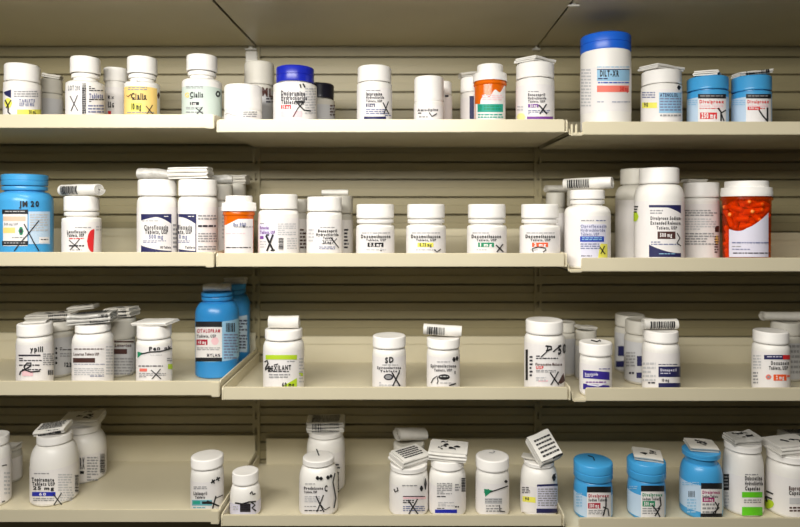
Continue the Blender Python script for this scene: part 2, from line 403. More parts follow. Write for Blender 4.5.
# ---- folded leaflets on the caps -------------------------------------------------------------
def leaflet(key, label, dx, w, h, dep, kind='pad', rz=0, tilt=0, pitch=0, m=PAPER, top=None, front=None, dy=0, lift=0, name='folded_leaflet'):
    b = BT[key]; k = b['k']; W2 = w * k / 2; H = h * k; A = dep / 2
    # lean: keep the lowest corner on the cap
    up = max(abs(math.sin(math.radians(tilt))) * min(W2, b['rc']) * .9, abs(math.sin(math.radians(pitch))) * min(A, b['rc']) * .9)
    R = thing(name, label, 'leaflet', (b['X'] + dx * k, b['y'] + dy, b['z'] + .0004 + up + lift), 'folded paper leaflets on the caps')
    R.rotation_euler = (math.radians(pitch), math.radians(tilt), math.radians(rz))
    path = []
    if kind == 'pad':
        n = max(3, min(6, int(H / .0022))); st = H / n; t = st * .74
        for i in range(n):
            z = st * (i + .5); s = 1 if i % 2 == 0 else -1
            path.append((-s * (A - st * .4), z)); path.append((-s * A * .4, z + (.00025 if i % 3 else -.0002))); path.append((s * (A - st * .4), z))
            if i < n - 1:
                for q in (-60, 0, 60):
                    path.append((s * (A - st * .4 + st * .5 * math.cos(math.radians(q))), z + st * .5 + st * .5 * math.sin(math.radians(q))))
    else:
        turns = 3; n = 26 * turns; t = H / 2 / (turns + .6) * .62
        for i in range(n + 1):
            a = 2 * PI * i / 26; q = .16 + .84 * i / n
            path.append((A * q * math.cos(a) * (1 if abs(math.cos(a)) > .2 else 1), H / 2 + (H / 2 - t / 2) * q * math.sin(a)))
    bm = bmesh.new(); L = []; NS = 9
    cr = .0016 if m is CLEAR else .0005; f1, f2 = random.uniform(0, 6), random.uniform(0, 6)
    for i, (u, v) in enumerate(path):
        a = path[max(0, i - 1)]; c = path[min(len(path) - 1, i + 1)]
        tu, tv = c[0] - a[0], c[1] - a[1]; l = math.hypot(tu, tv) or 1
        nu, nv = -tv / l * t / 2, tu / l * t / 2
        lay = int(v / H * 4.99); sh = .0009 * math.sin(lay * 2.4 + f1) if kind == 'pad' else 0
        ring = []
        for s in (1, -1):
            for q in range(NS + 1):
                x = -W2 + 2 * W2 * q / NS; e = v / H
                wob = cr * e * (math.sin(x / W2 * 2.6 + f1) + .6 * math.sin(x / W2 * 6.1 + f2 + u * 90)) * .5
                wu = cr * .8 * math.sin(x / W2 * 3.7 + f2 + v * 300)
                ring.append(bm.verts.new((x + sh, u + s * nu + wu, v + s * nv + wob)))
        L.append(ring[:NS + 1] + ring[NS + 1:][::-1])
    M = 2 * (NS + 1)
    for a, c in zip(L, L[1:]):
        for j in range(M): bm.faces.new((a[j], a[(j + 1) % M], c[(j + 1) % M], c[j]))
    bm.faces.new(L[0][::-1]); bm.faces.new(L[-1])
    o = obj('folded_sheet', bm, m, R, recalc=True)
    if top:
        bm = bmesh.new(); z = H + (.0012 if m is CLEAR else .00055)
        if top == 'text':
            for i in range(5):
                x = -W2 * .75; yy = -A * .7 + i * A * .3
                while x < W2 * .7:
                    q = random.uniform(.0015, .005); box(bm, x, min(x + q, W2 * .8), yy, yy + A * .13, z - .0002, z + .0001); x += q + .0009
        else:
            for n in range(random.randint(4, 7)):
                x, yy = random.uniform(-.6, .35) * W2, random.uniform(-.7, .5) * A; d = random.uniform(-.5, .5); pv = None; k2 = random.uniform(3, 8)
                ln = random.uniform(.25, .5) * W2; th = random.uniform(.05, .13) * A
                for i in range(9):
                    u = i / 8; xx = x + ln * u; y2 = yy + d * ln * u + .08 * A * math.sin(u * k2); hw = th * (.4 + abs(math.sin(u * 3.0 + n)))
                    vv = (bm.verts.new((xx, y2 - hw, z)), bm.verts.new((xx, y2 + hw, z)))
                    if pv: bm.faces.new((pv[0], vv[0], vv[1], pv[1]))
                    pv = vv
        if kind == 'pad': obj('printed_text', bm, ink('black'), R, smooth=False)
        else: bm.free()
    if front:
        bm = bmesh.new(); x, e = (-W2 * .7, W2 * .75) if front == 'bar' else (W2 * .05, W2 * .9) if front == 'barright' else (-W2 * .8, W2 * .1)
        while x < e:
            q = random.choice((.0007, .0012, .002))
            if kind == 'pad': box(bm, x, x + q, -A - .0006, -A + .002, H * .12, H * .9)
            else:
                rows = []
                for i in range(9):
                    a = math.radians(150 + 75 * i / 8); ca, sa = math.cos(a), math.sin(a)
                    rows.append([bm.verts.new((xx, (A + .0008) * ca, H / 2 + (H / 2 + .0006) * sa)) for xx in (x, x + q)])
                for a, c in zip(rows, rows[1:]): bm.faces.new((a[0], a[1], c[1], c[0]))
            x += q + random.choice((.0007, .0012))
        obj('barcode', bm, ink('black'), R, smooth=False)
    return R
# ===== TOP ROW, LEFT SHELF =====
def m(s):
    s.poly([(3.5, 92), (11, 89.5), (11, 98), (5, 95)], 'navy'); s.lines(14, 91, 38, 98, 3); s.text('TABLETS', 19, 99.5, 35, 102, 'slate'); s.text('USP 60 MG', 19, 103, 34, 106, 'slate')
    s.box(17, 109.5, 41, 116, 'yellow'); s.text('30 mL', 29, 110.5, 36, 113.5); s.ell(8, 103, 4, 5, 'yellow'); s.pen([(5, 100), (8, 106), (8, 112), (11, 115)], 1.3); s.pen([(11, 100), (6, 108)], 1)
bottle('1a', '1l', 'white bottle with navy corner flag and pale yellow band, leftmost in the top row', 22.5, 38.5, 37, 62, 79.5, 84, .036, m)
bottle('1b', '1l', 'shaded plain white bottle behind the leftmost bottle of the top row', 50.5, 26, 25, 78, 92, 95, .100, lambda s: s.lines(50, 108, 60, 117, 3, 'ltgrey'), body=HAZY_SHADED, cap=HAZY_SHADED, labcol='ltgrey')
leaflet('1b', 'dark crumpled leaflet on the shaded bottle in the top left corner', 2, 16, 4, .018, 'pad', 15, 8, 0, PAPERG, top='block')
def m(s):
    s.text('LOT 290', 68, 86, 80, 90, 'grey'); s.cross(70, 95, 78, 111, .8, 'text'); s.text('MEDICATION', 82.2, 87, 86, 114, 'black'); s.lines(82, 88, 86, 114, 12, 'text')
    s.lines(89, 86, 103, 92, 3, 'text'); s.text('Tablets', 89, 94, 103, 98, 'slate'); s.lines(89, 99, 105, 103, 2, 'black'); s.lines(88, 105, 104, 114, 3, 'slate')
bottle('1c', '1l', 'white bottle with text covered peeling label, left of the golden yellow label bottle', 85.5, 40, 31, 55, 71.5, 86, .037, m, ring=2, neck=.80)
def m(s):
    s.text('Rx', 108, 96, 114, 98.5, 'text'); s.text('lic', 108, 102, 114, 106, 'black'); s.lines(108, 106.5, 115, 108.5, 1, 'black'); s.box(108, 111, 111, 115, 'red')
bottle('1d', '1l', 'white bottle with small red mark, half hidden left of the yellow label bottle', 116, 23, 25, 66.5, 80, 84, .092, m)
def m(s):
    s.lines(128, 87, 147, 91, 2); s.text('G', 126.5, 94, 131, 98, 'gold'); s.pen([(126.5, 95.5), (128, 97), (131, 94)], .8, 'brown'); s.text('Cialis', 131, 93.5, 146, 98.2, 'black', skew=.4); s.lines(132, 99, 147, 100.5, 1, 'black')
    s.text('10 mg', 131.5, 104, 141, 109, 'black'); s.box(131, 103, 142, 110.5, 'yellow', .0004); s.lines(127, 112, 154, 116, 2, 'grey'); s.cross(146, 105, 153, 114, .9); s.ell(158.5, 95.5, 1.3, 3.2, 'brown'); s.lines(136, 80.5, 140, 82, 1)
bottle('1e', '1l', 'white bottle with golden yellow label, top row', 142.3, 36, 30.5, 55, 72, 86, .037, m, lab=(100, 86, 157, 118), labcol='gold', ring=2, neck=.80)
def m(s):
    s.lines(186, 86, 204, 89, 2); s.text('G', 184.8, 93, 189, 97, 'gold'); s.text('Cialis', 190, 92.5, 203, 97, 'black'); s.lines(190, 98, 204, 99.5, 1, 'black')
    s.box(190, 102, 199, 105, 'black'); s.text('5 mg', 191, 102.4, 196, 104.6, 'paper'); s.lines(186, 107, 202, 110, 2, 'grey'); s.lines(186, 111.5, 204, 114, 1, 'grey'); s.cross(196, 107, 203, 114, 1); s.ell(218, 94, 2.6, 3.2, 'black'); s.ell(218, 94, 1.2, 1.5, 'mint', .0011)
bottle('1f', '1l', 'white bottle with pale mint green label at the right end of the top left shelf', 202, 40, 31, 53, 69, 84, .037, m, lab=(180, 85.5, 230, 118), labcol='mint', ring=2, neck=.80)
# ===== TOP ROW, MIDDLE SHELF =====
def m(s):
    s.text('ML', 262, 88, 273, 95, 'brown', skew=2); s.lines(266, 98, 273, 104, 2, 'text')
bottle('1g', '1m', 'tall hazy white bottle in the back under the bright steel clip', 259.5, 28, 30, 60, 83, 86, .110, m, body=HAZY_SHADED, cap=HAZY_SHADED, labcol='ltgrey')
def m(s):
    s.pen([(225, 114.5), (228, 113), (232, 115), (237, 116)], .5, 'grey'); s.lines(243, 111.5, 257, 118, 3, 'grey')
bottle('1h', '1m', 'short white bottle with very tall cap, left of the dark blue capped bottle', 243.2, 38, 38, 83, 108.5, 110, .0275, m, neck=.97)
def m(s):
    s.text('Desipramine', 281, 91, 305, 95, 'text', skew=.5); s.text('Hydrochloride', 281, 95.8, 307, 99.4, 'text', skew=.5); s.text('Tablets, USP', 281, 100.3, 305, 103.6, 'text', skew=.5)
    s.box(281, 105, 291, 109, 'red'); s.text('25 mg', 282, 105.8, 290, 108.3, 'paper'); s.box(281, 111, 302, 117, 'pink'); s.lines(305, 88, 316, 115, 10, 'ltgrey')
    s.pen([(300, 84), (301, 88)], 1.2); s.pen([(303, 83.5), (305, 87.5)], 1.4); s.pen([(295.5, 101), (300, 106), (304, 110), (311, 111)], 1.3); s.pen([(304, 102), (298, 108), (293, 117)], 1); s.pen([(295, 101.5), (304, 102)], 1.8)
bottle('1i', '1m', 'white bottle with dark royal blue cap, top row', 295.2, 43.5, 38, 64, 80, 87, .040, m, cap=ROYAL, ridge='step')
bottle('1j', '1m', 'hazy bottle with black cap, half hidden behind the dark blue capped bottle', 319.5, 31, 29, 82, 97, 101, .102, lambda s: (s.lines(330, 105, 335, 117, 4, 'brown')), body=HAZY_SHADED, cap=DARK, labcol='ltgrey')
def m(s):
    s.lines(366, 90, 381, 92, 1); s.text('Imipramine', 366, 92.5, 382, 95.3, 'text'); s.text('Hydrochloride', 366, 96.2, 384, 98.6, 'text'); s.text('Tablets, USP', 366, 100, 382, 102, 'text')
    s.box(366, 103.5, 375, 107, 'navy'); s.text('25 mg', 367, 104.2, 374, 106.3, 'paper'); s.lines(366, 109, 385, 115, 3, 'slate'); s.box(364, 116.5, 386, 119, 'navy'); s.cross(383, 101.5, 389, 114, 1.1); s.lines(385, 113, 391, 117, 2, 'slate')
bottle('1k', '1m', 'white bottle with small navy strength box standing alone in the middle of the top shelf', 374.5, 35, 33.5, 64, 80, 84, .034, m)
def m(s):
    s.text('Amlodipine', 417.5, 109, 438, 111.2, 'text', skew=-.5); s.lines(418, 112.5, 424, 115, 1, 'text'); s.pen([(429, 112.5), (432, 116.5), (437, 113.5)], 1.1); s.lines(419, 116, 428, 119, 1, 'grey')
bottle('1l', '1m', 'plain white bottle with very tall cap, left of the orange vial on the top shelf', 429, 30, 29.5, 75, 100, 102, .032, m, neck=.97)
bottle('1m', '1m', 'narrow white bottle peeking out right behind the plain tall capped bottle', 441.5, 21, 20, 80.5, 93, 95, .090, lambda s: s.box(445, 95, 448.5, 97, 'text'))
bottle('1n', '1m', 'white bottle with upright dark blue stripe behind the orange vial', 473, 25, 25, 76, 91, 94, .088, lambda s: s.box(469.5, 96, 474, 119, 'navy'))
leaflet('1n', 'thin grey leaflet on the bottle behind the top shelf vial', -1, 24, 4.5, .02, 'pad', 5, -6, 0, PAPERG)
def vial(key, sec, label, cx, bwt, bwb, capw, topw, ct, cm, cb, y, m, lab, amber, base_px=None):
    X = (cx - VX) * (D + y) / F; k = (D + y) / F; cph = math.cos(math.atan2(abs(X), D + y)); Z = SH[sec]
    q = k * cph / 2; rt, rb, rc, rs = bwt * q, bwb * q, capw * q, topw * q
    up = lambda py, r: (VY - py) * (D + y - r) / F - Z
    z1, z2, z3 = up(cb, rc), up(cm, rc), up(ct, rs if ct < VY else rs)
    R = thing('pill_vial', label, 'vial', (X, y, Z), 'amber vials on the shelves')
    w = .0012
    P = [(0, 0), (rb * .95, 0), (rb, .001), (rt, z1 - .006), (rt * 1.05, z1 - .0055), (rt * 1.08, z1 - .004), (rt * 1.05, z1 - .002), (rt * 1.0, z1 + .002), (rt - w, z1 + .002), (rt - w, z1 - .006), (rb - w, .0015), (0, .0015)]
    bm = bmesh.new(); lathe(bm, P, 64); obj('vial_body', bm, amber, R)
    bm = bmesh.new(); h2 = z2 - z1; h3 = z3 - z2
    P = [(rt * 1.06, z1), (rc, z1), (rc, z1 + h2 * .55), (rc * .985, z1 + h2 * .62), (rc * .985, z1 + h2 * .9), (rc * .97, z2), (rs * 1.01, z2 + h3 * .06), (rs, z2 + h3 * .1), (rs, z2 + h3 * .85), (rs * .97, z3), (rs * .8, z3), (rs * .76, z3 - .0006), (0, z3 - .0006)]
    lathe(bm, P, 120, (7, 8, .0003)); obj('cap', bm, CAPW, R)
    sk = Skin(X, y, Z, max(rt, rb))
    n = 40; bm = bmesh.new(); pv = None
    for i in range(n + 1):
        px = lab[0] + (lab[2] - lab[0]) * i / n
        px = min(max(px, cx - bwt * .497), cx + bwt * .497)
        yt = lab[1](px) if callable(lab[1]) else lab[1]
        a = bm.verts.new(sk.hit(px, yt, .0002)); b = bm.verts.new(sk.hit(px, lab[3], .0002)); b.co.z = max(b.co.z, .002)
        if pv: bm.faces.new((pv[1], b, a, pv[0]))
        pv = (a, b)
    L = obj('label', bm, ink('lilac' if amber is AMBERR else 'paper'), R)
    m(sk); sk.flush(L)
    BT[key] = dict(X=X, y=y, z=Z + z3, rc=rs, R=R, k=k, rb=rb, rt=rt)
def m(s):
    s.lines(482, 95, 503, 101, 3, 'pink'); s.box(477.5, 104, 503, 112, 'teal'); s.text('EXP', 478.5, 106, 482, 110, 'green'); s.lines(484, 105.5, 501, 111, 2, 'green'); s.lines(478, 114, 503, 119, 2, 'teal')
vial('1o', '1m', 'orange pill vial with green band label and stepped white cap, top row', 490, 31, 30, 34, 26, 63, 71, 79, .034, m, (475.5, lambda x: 101 - (x - 475) * .45 - 2.4 * math.sin(x * .6) if x > 480 else 104, 505.5, 122), AMBER)
def m(s):
    s.lines(528, 91, 543, 93, 1); s.text('Benazepril', 528, 93.5, 545, 95.8, 'text'); s.text('Hydrochloride', 528, 97, 546, 99.2, 'text'); s.text('Tablets, USP', 528, 100.5, 545, 102.4, 'text')
    s.box(528, 104, 538.5, 107.5, 'violet'); s.text('20 mg', 530, 104.6, 537, 106.9, 'paper'); s.lines(528, 110, 550, 115, 3, 'slate'); s.box(527, 116.5, 553, 119, 'violet'); s.cross(539, 104, 547, 114, 1.4); s.ell(521, 117, 4.5, 4, 'paleyellow'); s.lines(517, 106, 523, 112, 2, 'ltgrey')
bottle('1p', '1m', 'white bottle with purple foot line at the right end of the top middle shelf', 535, 38.5, 38, 60.5, 76, 81, .037, m)
leaflet('1p', 'flat white square leaflet capping the bottle at the right end of the top middle shelf', 0, 31, 5, .036, 'pad', 40, 0, 2, PAPER, top='block')
# ===== TOP ROW, RIGHT SHELF =====
def m(s):
    s.lines(581, 69, 591, 108, 12, 'ltgrey'); s.lines(597, 66.5, 630, 68.3, 1, 'ltblue'); s.box(597, 69, 629.5, 81, 'ltblue'); s.box(597, 69, 629.5, 69.9, 'navy', .0008); s.text('DILT-XR', 600, 71, 619, 76, 'black'); s.lines(598, 78, 628, 80.5, 1, 'navy')
    s.lines(598, 82, 629, 84.5, 1, 'blue'); s.box(597, 85.5, 629, 92, 'salmon'); s.text('240 mg', 620, 86.8, 628, 91, 'red'); s.lines(597, 101.5, 604, 103, 1, 'slate'); s.lines(612, 101.5, 630, 103, 1, 'slate')
bottle('1q', '1r', 'big white bottle with bright blue cap and salmon and blue label', 605.5, 51, 51, 30, 47.5, 51, .046, m, cap=COBALT, ridge='step', lab=(500, 66, 700, 111), neck=.97)
def m(s):
    s.lines(642, 92, 655, 99, 3, 'slate'); s.box(642, 102.5, 657, 108, 'yellow'); s.text('90', 644, 103, 648, 106.5); s.box(659, 92.5, 681.5, 113, 'ltblue'); s.text('ATENOLOL', 660, 93.5, 678, 96.5, 'navy'); s.lines(660, 98, 681, 112, 5, 'slate'); s.lines(660, 114.5, 681, 118, 1, 'grey'); s.ell(679, 87.5, 2, 2.4, 'black')
bottle('1r', '1r', 'white bottle with blue text panel and yellow strip, right of the big blue capped bottle', 661.2, 41.5, 40.5, 68, 82, 86, .039, m)
leaflet('1r', 'white leaflet folded to a low peak beside the big blue capped bottle', 0, 36, 4.5, .034, 'pad', 26, 1, 2, PAPER)
def m(s, dx=0, red='red'):
    pass
def blue_label(x0, yt, x1, col, strong, pen):
    def f(s):
        s.box(x0, yt, x1, 123, 'paper', .0004); s.box(x0, yt, x1, yt + 4.5, 'black', .0006); s.lines(x0 + 2, yt + 1.4, x1 - 3, yt + 3.4, 1, 'grey', .0008)
        s.text('Divalproex', x0 + 1.5, yt + 6.3, x1 - 2, yt + 9, col); s.text('Sodium Tablets', x0 + 1.5, yt + 10.4, x1 - 3, yt + 12.8, 'pink' if col == 'red' else 'text'); s.lines(x0 + 1.5, yt + 14, x1 - 6, yt + 15.6, 1, col)
        s.box(*strong, col); s.text('250 mg', strong[0] + 1.5, strong[1] + 1, strong[2] - 1.5, strong[3] - 1.2, 'paper'); pen(s)
    return f
def m(s):
    blue_label(698, 94, 726, 'red', (700, 112.5, 717, 119), lambda s: (s.pen([(718, 108), (721, 112), (721, 121)], 1.5), s.pen([(726, 110), (721, 113), (724, 121)], 1.2)))(s); s.lines(688, 100, 697, 106, 3, 'ltblue')
bottle('1s', '1r', 'sky blue capped bottle with red strength box next to the white panelled one, top row', 707.5, 42, 42, 74.5, 88, 92, .039, m, body=SKY, cap=SKY, lab=(500, 96, 800, 123), labcol='palesky')
leaflet('1s', 'pale leaflet peaked over the left one of the two top row blue caps', 0, 34, 5, .030, 'pad', 58, -2, 2, PAPER)
def m(s):
    blue_label(746, 94, 771, 'red', (747.5, 106.5, 760, 110), lambda s: (s.pen([(759, 110), (763, 116), (767.5, 121)], 1.5), s.pen([(767.5, 107.5), (767.5, 122)], 1.7)))(s); s.lines(732, 100, 745, 106, 3, 'ltblue')
bottle('1t', '1r', 'sky blue capped bottle rightmost in the top row', 751.3, 41, 41, 74, 89, 92, .039, m, body=SKY, cap=SKY, lab=(500, 96, 800, 123), labcol='palesky')
leaflet('1t', 'slanting white slip with dark print on the rightmost blue cap of the top row', 1, 34, 4, .022, 'pad', 6, -7, 0, PAPER, front='bar')
# ===== SECOND ROW, LEFT SHELF =====
def m(s):
    s.text('JM 20', 19, 201, 39, 206.5, 'black', .0012, 'pen_mark'); s.box(3, 209.5, 27.5, 246, 'paper', .0004); s.box(2, 209.5, 28, 214, 'black'); s.lines(5, 211, 25, 212.6, 1, 'ltgrey'); s.box(3, 216.5, 25.5, 221, 'tan'); s.text('500 mg USP', 4, 223, 18, 225, 'grey')
    s.box(3, 227.5, 15, 233, 'gold'); s.ell(21, 231, 2.6, 4.2, 'green'); s.ell(21, 231, 1.4, 2.6, 'text', .0009); s.lines(12, 237, 24, 239, 1, 'grey'); s.box(2, 241, 28, 245.3, 'black'); s.lines(4, 242.6, 25, 244, 1, 'ltgrey')
    s.box(28.5, 211.5, 50, 244, 'palesky', .0004); s.lines(30, 214, 48, 232, 7, 'ltgrey'); s.box(39, 237, 49, 243, 'paper'); s.lines(41, 239, 48, 241, 1, 'text'); s.pen([(24, 224), (29, 233), (33, 241), (39, 251)], 1.1); s.pen([(39, 220.5), (29, 233), (20, 243), (14, 251)], 1)
bottle('2a', '2l', 'big sky blue bottle at the left end of the second row', 25, 59, 48, 173.5, 185, 202, .052, m, body=SKY, cap=SKY, lab=(22, 222, 23, 223), labcol='palesky', ridge='step', ring=True)
def m(s):
    s.lines(75, 227, 91, 228.6, 1, 'grey'); s.text('Levofloxacin', 67, 230.5, 86, 233, 'black'); s.text('Tablets, USP', 67, 234, 84, 236.5, 'black'); s.lines(69, 238, 84, 240, 1, 'red'); s.cross(69, 239, 80, 250, .9); s.lines(69, 245, 84, 248, 1, 'text'); s.lines(72, 249.5, 82, 251, 1, 'grey')
    s.ell(94.5, 241, 7.5, 12, 'red', a0=90, a1=270); s.lines(96, 226, 101, 232, 2, 'ltgrey')
bottle('2b', '2l', 'white bottle with red half disc on the label, second row', 81.8, 40, 36, 196, 211, 219, .038, m, ring=True)
leaflet('2b', 'long rolled leaflet lying across the cap of the red half disc bottle', -1, 48, 13, .019, 'roll', -20, 0, 0, PAPER, front='barleft')
def cip(s, a, b, c=None):
    x0, x1 = a, b; c = c if c is not None else a; w = 31.5
    s.box(max(x0, c), 214, x1, 252.5, 'navy', .0004, 'navy_panel')
    # white swoosh
    pts = []
    n = 28
    for i in range(n + 1):
        t = i / n; x = c + w * t
        if x < x0 - .01 or x > x1 + .01: continue
        pts.append((x, 220.5 - 4.2 * math.sin(PI * min(1, t * 1.1 + .0) * .62) + (7.5 * max(0, t - .45) ** 1.4 * 2.4), 245.2 + 5.6 * math.sin(PI * .5 * t) ** .8))
    bm = s.bm('white_swoosh', 'paper'); pv = None
    for x, p, q in pts:
        v = (bm.verts.new(s.hit(x, p, .0005)), bm.verts.new(s.hit(x, q, .0005)))
        if pv: bm.faces.new((pv[1], v[1], v[0], pv[0]))
        pv = v
def m(s):
    cip(s, 141, 171.5); s.lines(142, 220.5, 158, 222, 1, 'grey'); s.text('Ciprofloxacin', 144, 225.5, 168, 229.2, 'black'); s.text('Tablets, USP', 145, 230.2, 168, 233.6, 'black'); s.text('500 mg', 149, 235, 163, 238.4, 'slate'); s.lines(143, 240.5, 166, 243.5, 2, 'slate'); s.text('100 Tablets', 160, 246.3, 171, 248.4, 'text'); s.lines(164, 216, 169, 217.6, 1, 'paper'); s.lines(173, 224, 177, 250, 6, 'grey')
bottle('2c', '2l', 'white bottle with full navy and white swoosh label, left one of the matching pair', 157.3, 40.5, 39, 179, 195.5, 204, .038, m)
leaflet('2c', 'crinkled clear bag bundle on the left one of the navy swoosh pair', -1, 33, 12, .028, 'roll', 8, 0, 0, CLEAR, name='folded_bag')
def m(s):
    cip(s, 177.6, 196.3, 165); s.text('floxacin', 178, 225.5, 192, 229.2, 'black'); s.text('ets, USP', 178, 230.2, 192, 233.6, 'black'); s.text('0 mg', 179, 235, 187, 238.4, 'slate'); s.lines(178, 240.5, 190, 243.5, 2, 'slate'); s.text('Tablets', 185, 246.3, 195, 248.4, 'text'); s.lines(188, 216, 194, 217.6, 1, 'paper')
    s.lines(198, 215, 217, 221, 2, 'grey'); s.lines(198, 225, 217, 229, 1, 'text'); s.lines(198, 233, 217, 243, 4, 'grey'); s.lines(198, 246, 216, 251, 2, 'grey')
bottle('2d', '2l', 'white bottle turned so its navy swoosh label shows half, beside the left one', 198, 40, 39, 179, 195.5, 204, .038, m)
leaflet('2d', 'flat twice folded white sheet lying over the right one of the navy swoosh pair', -7, 38, 11.5, .03, 'pad', 4, -2, 0, PAPER)
bottle('2e', '2l', 'shaded white bottle behind the half turned swoosh bottle, nearer the front', 221, 25, 24, 184, 200, 204, .085, lambda s: s.lines(222, 210, 231, 240, 8, 'ltgrey'), body=HAZY_SHADED, cap=HAZY_SHADED)
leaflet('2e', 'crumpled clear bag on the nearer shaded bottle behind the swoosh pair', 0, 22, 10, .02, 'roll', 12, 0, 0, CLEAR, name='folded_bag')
bottle('2f', '2l', 'shaded white bottle in the far corner behind the small amber vial', 235.5, 22, 21, 184, 200, 204, .150, lambda s: s.lines(232, 210, 241, 240, 8, 'ltgrey'), body=HAZY_SHADED, cap=HAZY_SHADED)
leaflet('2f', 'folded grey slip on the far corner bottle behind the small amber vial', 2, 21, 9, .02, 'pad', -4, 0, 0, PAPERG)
# ===== SECOND ROW, MIDDLE SHELF =====
def m(s):
    s.text('Ibu 800', 233, 223, 246, 226, 'slate'); s.ell(244, 226.5, 1.6, 1.4, 'black'); s.lines(234, 226.5, 253, 228, 1, 'grey'); s.lines(226, 233, 246, 234.6, 1, 'pink'); s.lines(226, 247, 252, 249, 1, 'text')
vial('2g', '2m', 'small amber vial with a white label and stepped white cap, second row', 239, 30, 29, 35, 27, 195.5, 202.5, 211, .0235, m, (224.5, lambda x: 225 - max(0, x - 226) * .5 if x < 238 else 219, 253, 258), AMBER)
def m(s):
    s.box(259, 224, 274.5, 239, 'lilac', .0004); s.lines(260, 223, 270, 224.6, 1, 'grey'); s.text('Ketorolac', 260, 226.5, 269, 229, 'violet'); s.text('Tablets, USP', 260, 231, 275, 233.6, 'violet'); s.box(260, 236, 263.5, 239, 'violet'); s.lines(260, 241, 266, 249, 3, 'ltgrey')
    s.lines(277.5, 223.5, 296, 236, 6, 'ltgrey'); s.bar(278.5, 238, 283.5, 250, vert=True); s.lines(287, 238, 297, 250, 5, 'ltgrey'); s.cross(266, 234.5, 273.5, 251, 2); s.pen([(266, 235), (269, 235)], 1.4); s.pen([(270.5, 250.5), (275, 250)], 1.4)
bottle('2h', '2m', 'white bottle with a bold black pen cross, right of the small amber vial', 278.7, 41, 38, 194, 209, 215, .039, m)
bottle('2i', '2m', 'shaded white bottle just behind and right of the bold pen cross bottle', 297, 21, 21, 199, 212, 216, .092, lambda s: s.lines(300, 229, 306, 250, 6, 'brown'), body=HAZY_SHADED, cap=HAZY_SHADED)
def m(s):
    s.lines(320, 227, 335, 228.4, 1, 'grey'); s.text('Benazepril', 318, 229.6, 337, 232, 'black'); s.text('Hydrochloride', 316, 233.4, 338.5, 235.8, 'black'); s.text('Tablets', 323, 237, 333, 239, 'text'); s.lines(322, 240.2, 334, 241, 1, 'text'); s.lines(321.5, 243.5, 332, 244.5, 1, 'text'); s.text('20 mg', 323, 241.2, 331, 243.3, 'text')
    s.lines(319, 246.5, 335, 250, 2, 'slate'); s.pen([(330.5, 237), (335, 243), (339, 248)], 1); s.pen([(337, 238.5), (332, 243.5)], .7); s.lines(308.5, 229, 314, 243, 4, 'ltgrey')
bottle('2j', '2m', 'white bottle with thin pen cross, left of the four short matching bottles', 324.5, 35.5, 34.5, 196.5, 211, 216, .035, m)
bottle('2k', '2m', 'white bottle with black print column, hidden half behind the thin pen cross bottle', 338, 30, 30, 195.5, 213, 217, .098, lambda s: s.lines(344, 229, 348.5, 250, 6, 'text'), body=HAZY_SHADED, cap=HAZY_SHADED)
leaflet('2k', 'small white rolled slip with dark right end behind the thin pen cross bottle', -3, 26, 6.5, .014, 'roll', 3, 0, 0, PAPER)
def dexa(key, cx, capx, bw, col, tcol, strength, label, pen):
    def m(s):
        s.lines(capx - 13, 232.5, capx + 15, 234, 1, 'grey'); s.text('Dexamethasone', capx - 14, 235, capx + 15.5, 237.8, 'black'); s.text('Tablets, USP', capx - 9, 239, capx + 11, 241, 'text')
        s.box(capx - 7.5, 242.6, capx + 8.5, 247, col); s.text(strength, capx - 5.5, 243.4, capx + 6.5, 246.2, tcol); s.lines(capx - 9, 249, capx + 11, 251.4, 1, 'ltgrey'); pen(s)
    bottle(key, '2m', label, cx, bw, 37.5, 204, 218.5, 227.5, .036, m, ring=True)
dexa('2l', 375.3, 375, 38, 'black', 'paper', '0.5 mg', 'short white bottle with black strength pill box, second row', lambda s: s.ell(381, 250, 1, 1.4, 'black'))
dexa('2m', 426, 425, 39.5, 'yellow', 'text', '0.75 mg', 'short white bottle with yellow strength box, second row', lambda s: s.pen([(434, 249.5), (437, 252), (441, 249)], 1))
dexa('2n', 486.7, 485.5, 39.5, 'green', 'paper', '1 mg', 'short white bottle with green strength box and pen cross, second row', lambda s: s.cross(496, 244, 503.5, 252, 1.3))
dexa('2o', 539.8, 539.5, 40.6, 'orange', 'paper', '2 mg', 'short white bottle with orange strength box and pen loop, second row', lambda s: s.pen([(533, 252), (532.5, 248.5), (538, 247), (545, 248), (546, 250), (543, 252)], 1))
bottle('2p', '2r', 'shaded white bottle at the back above the orange strength box bottle', 555.5, 20, 19, 192.5, 207, 210, .158, None, body=HAZY_SHADED, cap=HAZY_SHADED)
leaflet('2p', 'dim crumpled leaflet at the back above the orange strength box bottle', 1, 22, 8, .02, 'roll', 10, 0, 0, PAPERG)
# ===== SECOND ROW, RIGHT SHELF =====
bottle('2q', '2r', 'shaded white bottle behind the bottle with the bright blue label box', 578, 24, 22, 190, 206, 210, .128, None, body=HAZY_SHADED, cap=HAZY_SHADED)
def m(s):
    s.box(580.5, 224, 606, 258, 'lilac', .0004); s.lines(581, 220, 594, 222, 1, 'grey'); s.lines(596, 220, 607, 222, 1, 'slate'); s.text('Ciprofloxacin', 580.5, 225, 606.5, 227.4, 'slate'); s.text('Hydrochloride', 580.5, 229, 605, 231.4, 'slate'); s.text('Tablets, USP', 580.5, 233, 599, 235.4, 'slate')
    s.box(580, 236.3, 604, 241.8, 'blue'); s.lines(582, 237.3, 602, 241, 2, 'ltblue'); s.lines(580.5, 243.5, 600, 250, 3, 'slate'); s.poly([(600, 243.5), (607.5, 244), (607.5, 258), (598, 258)], 'yellow'); s.lines(581, 255.5, 592, 257, 1, 'text'); s.cross(600, 246, 605, 254, 1)
bottle('2r', '2r', 'white bottle with a bright blue label box and yellow corner sticker at a shelf end', 587.2, 46.5, 35, 189.5, 199, 213, .036, m, ring=True)
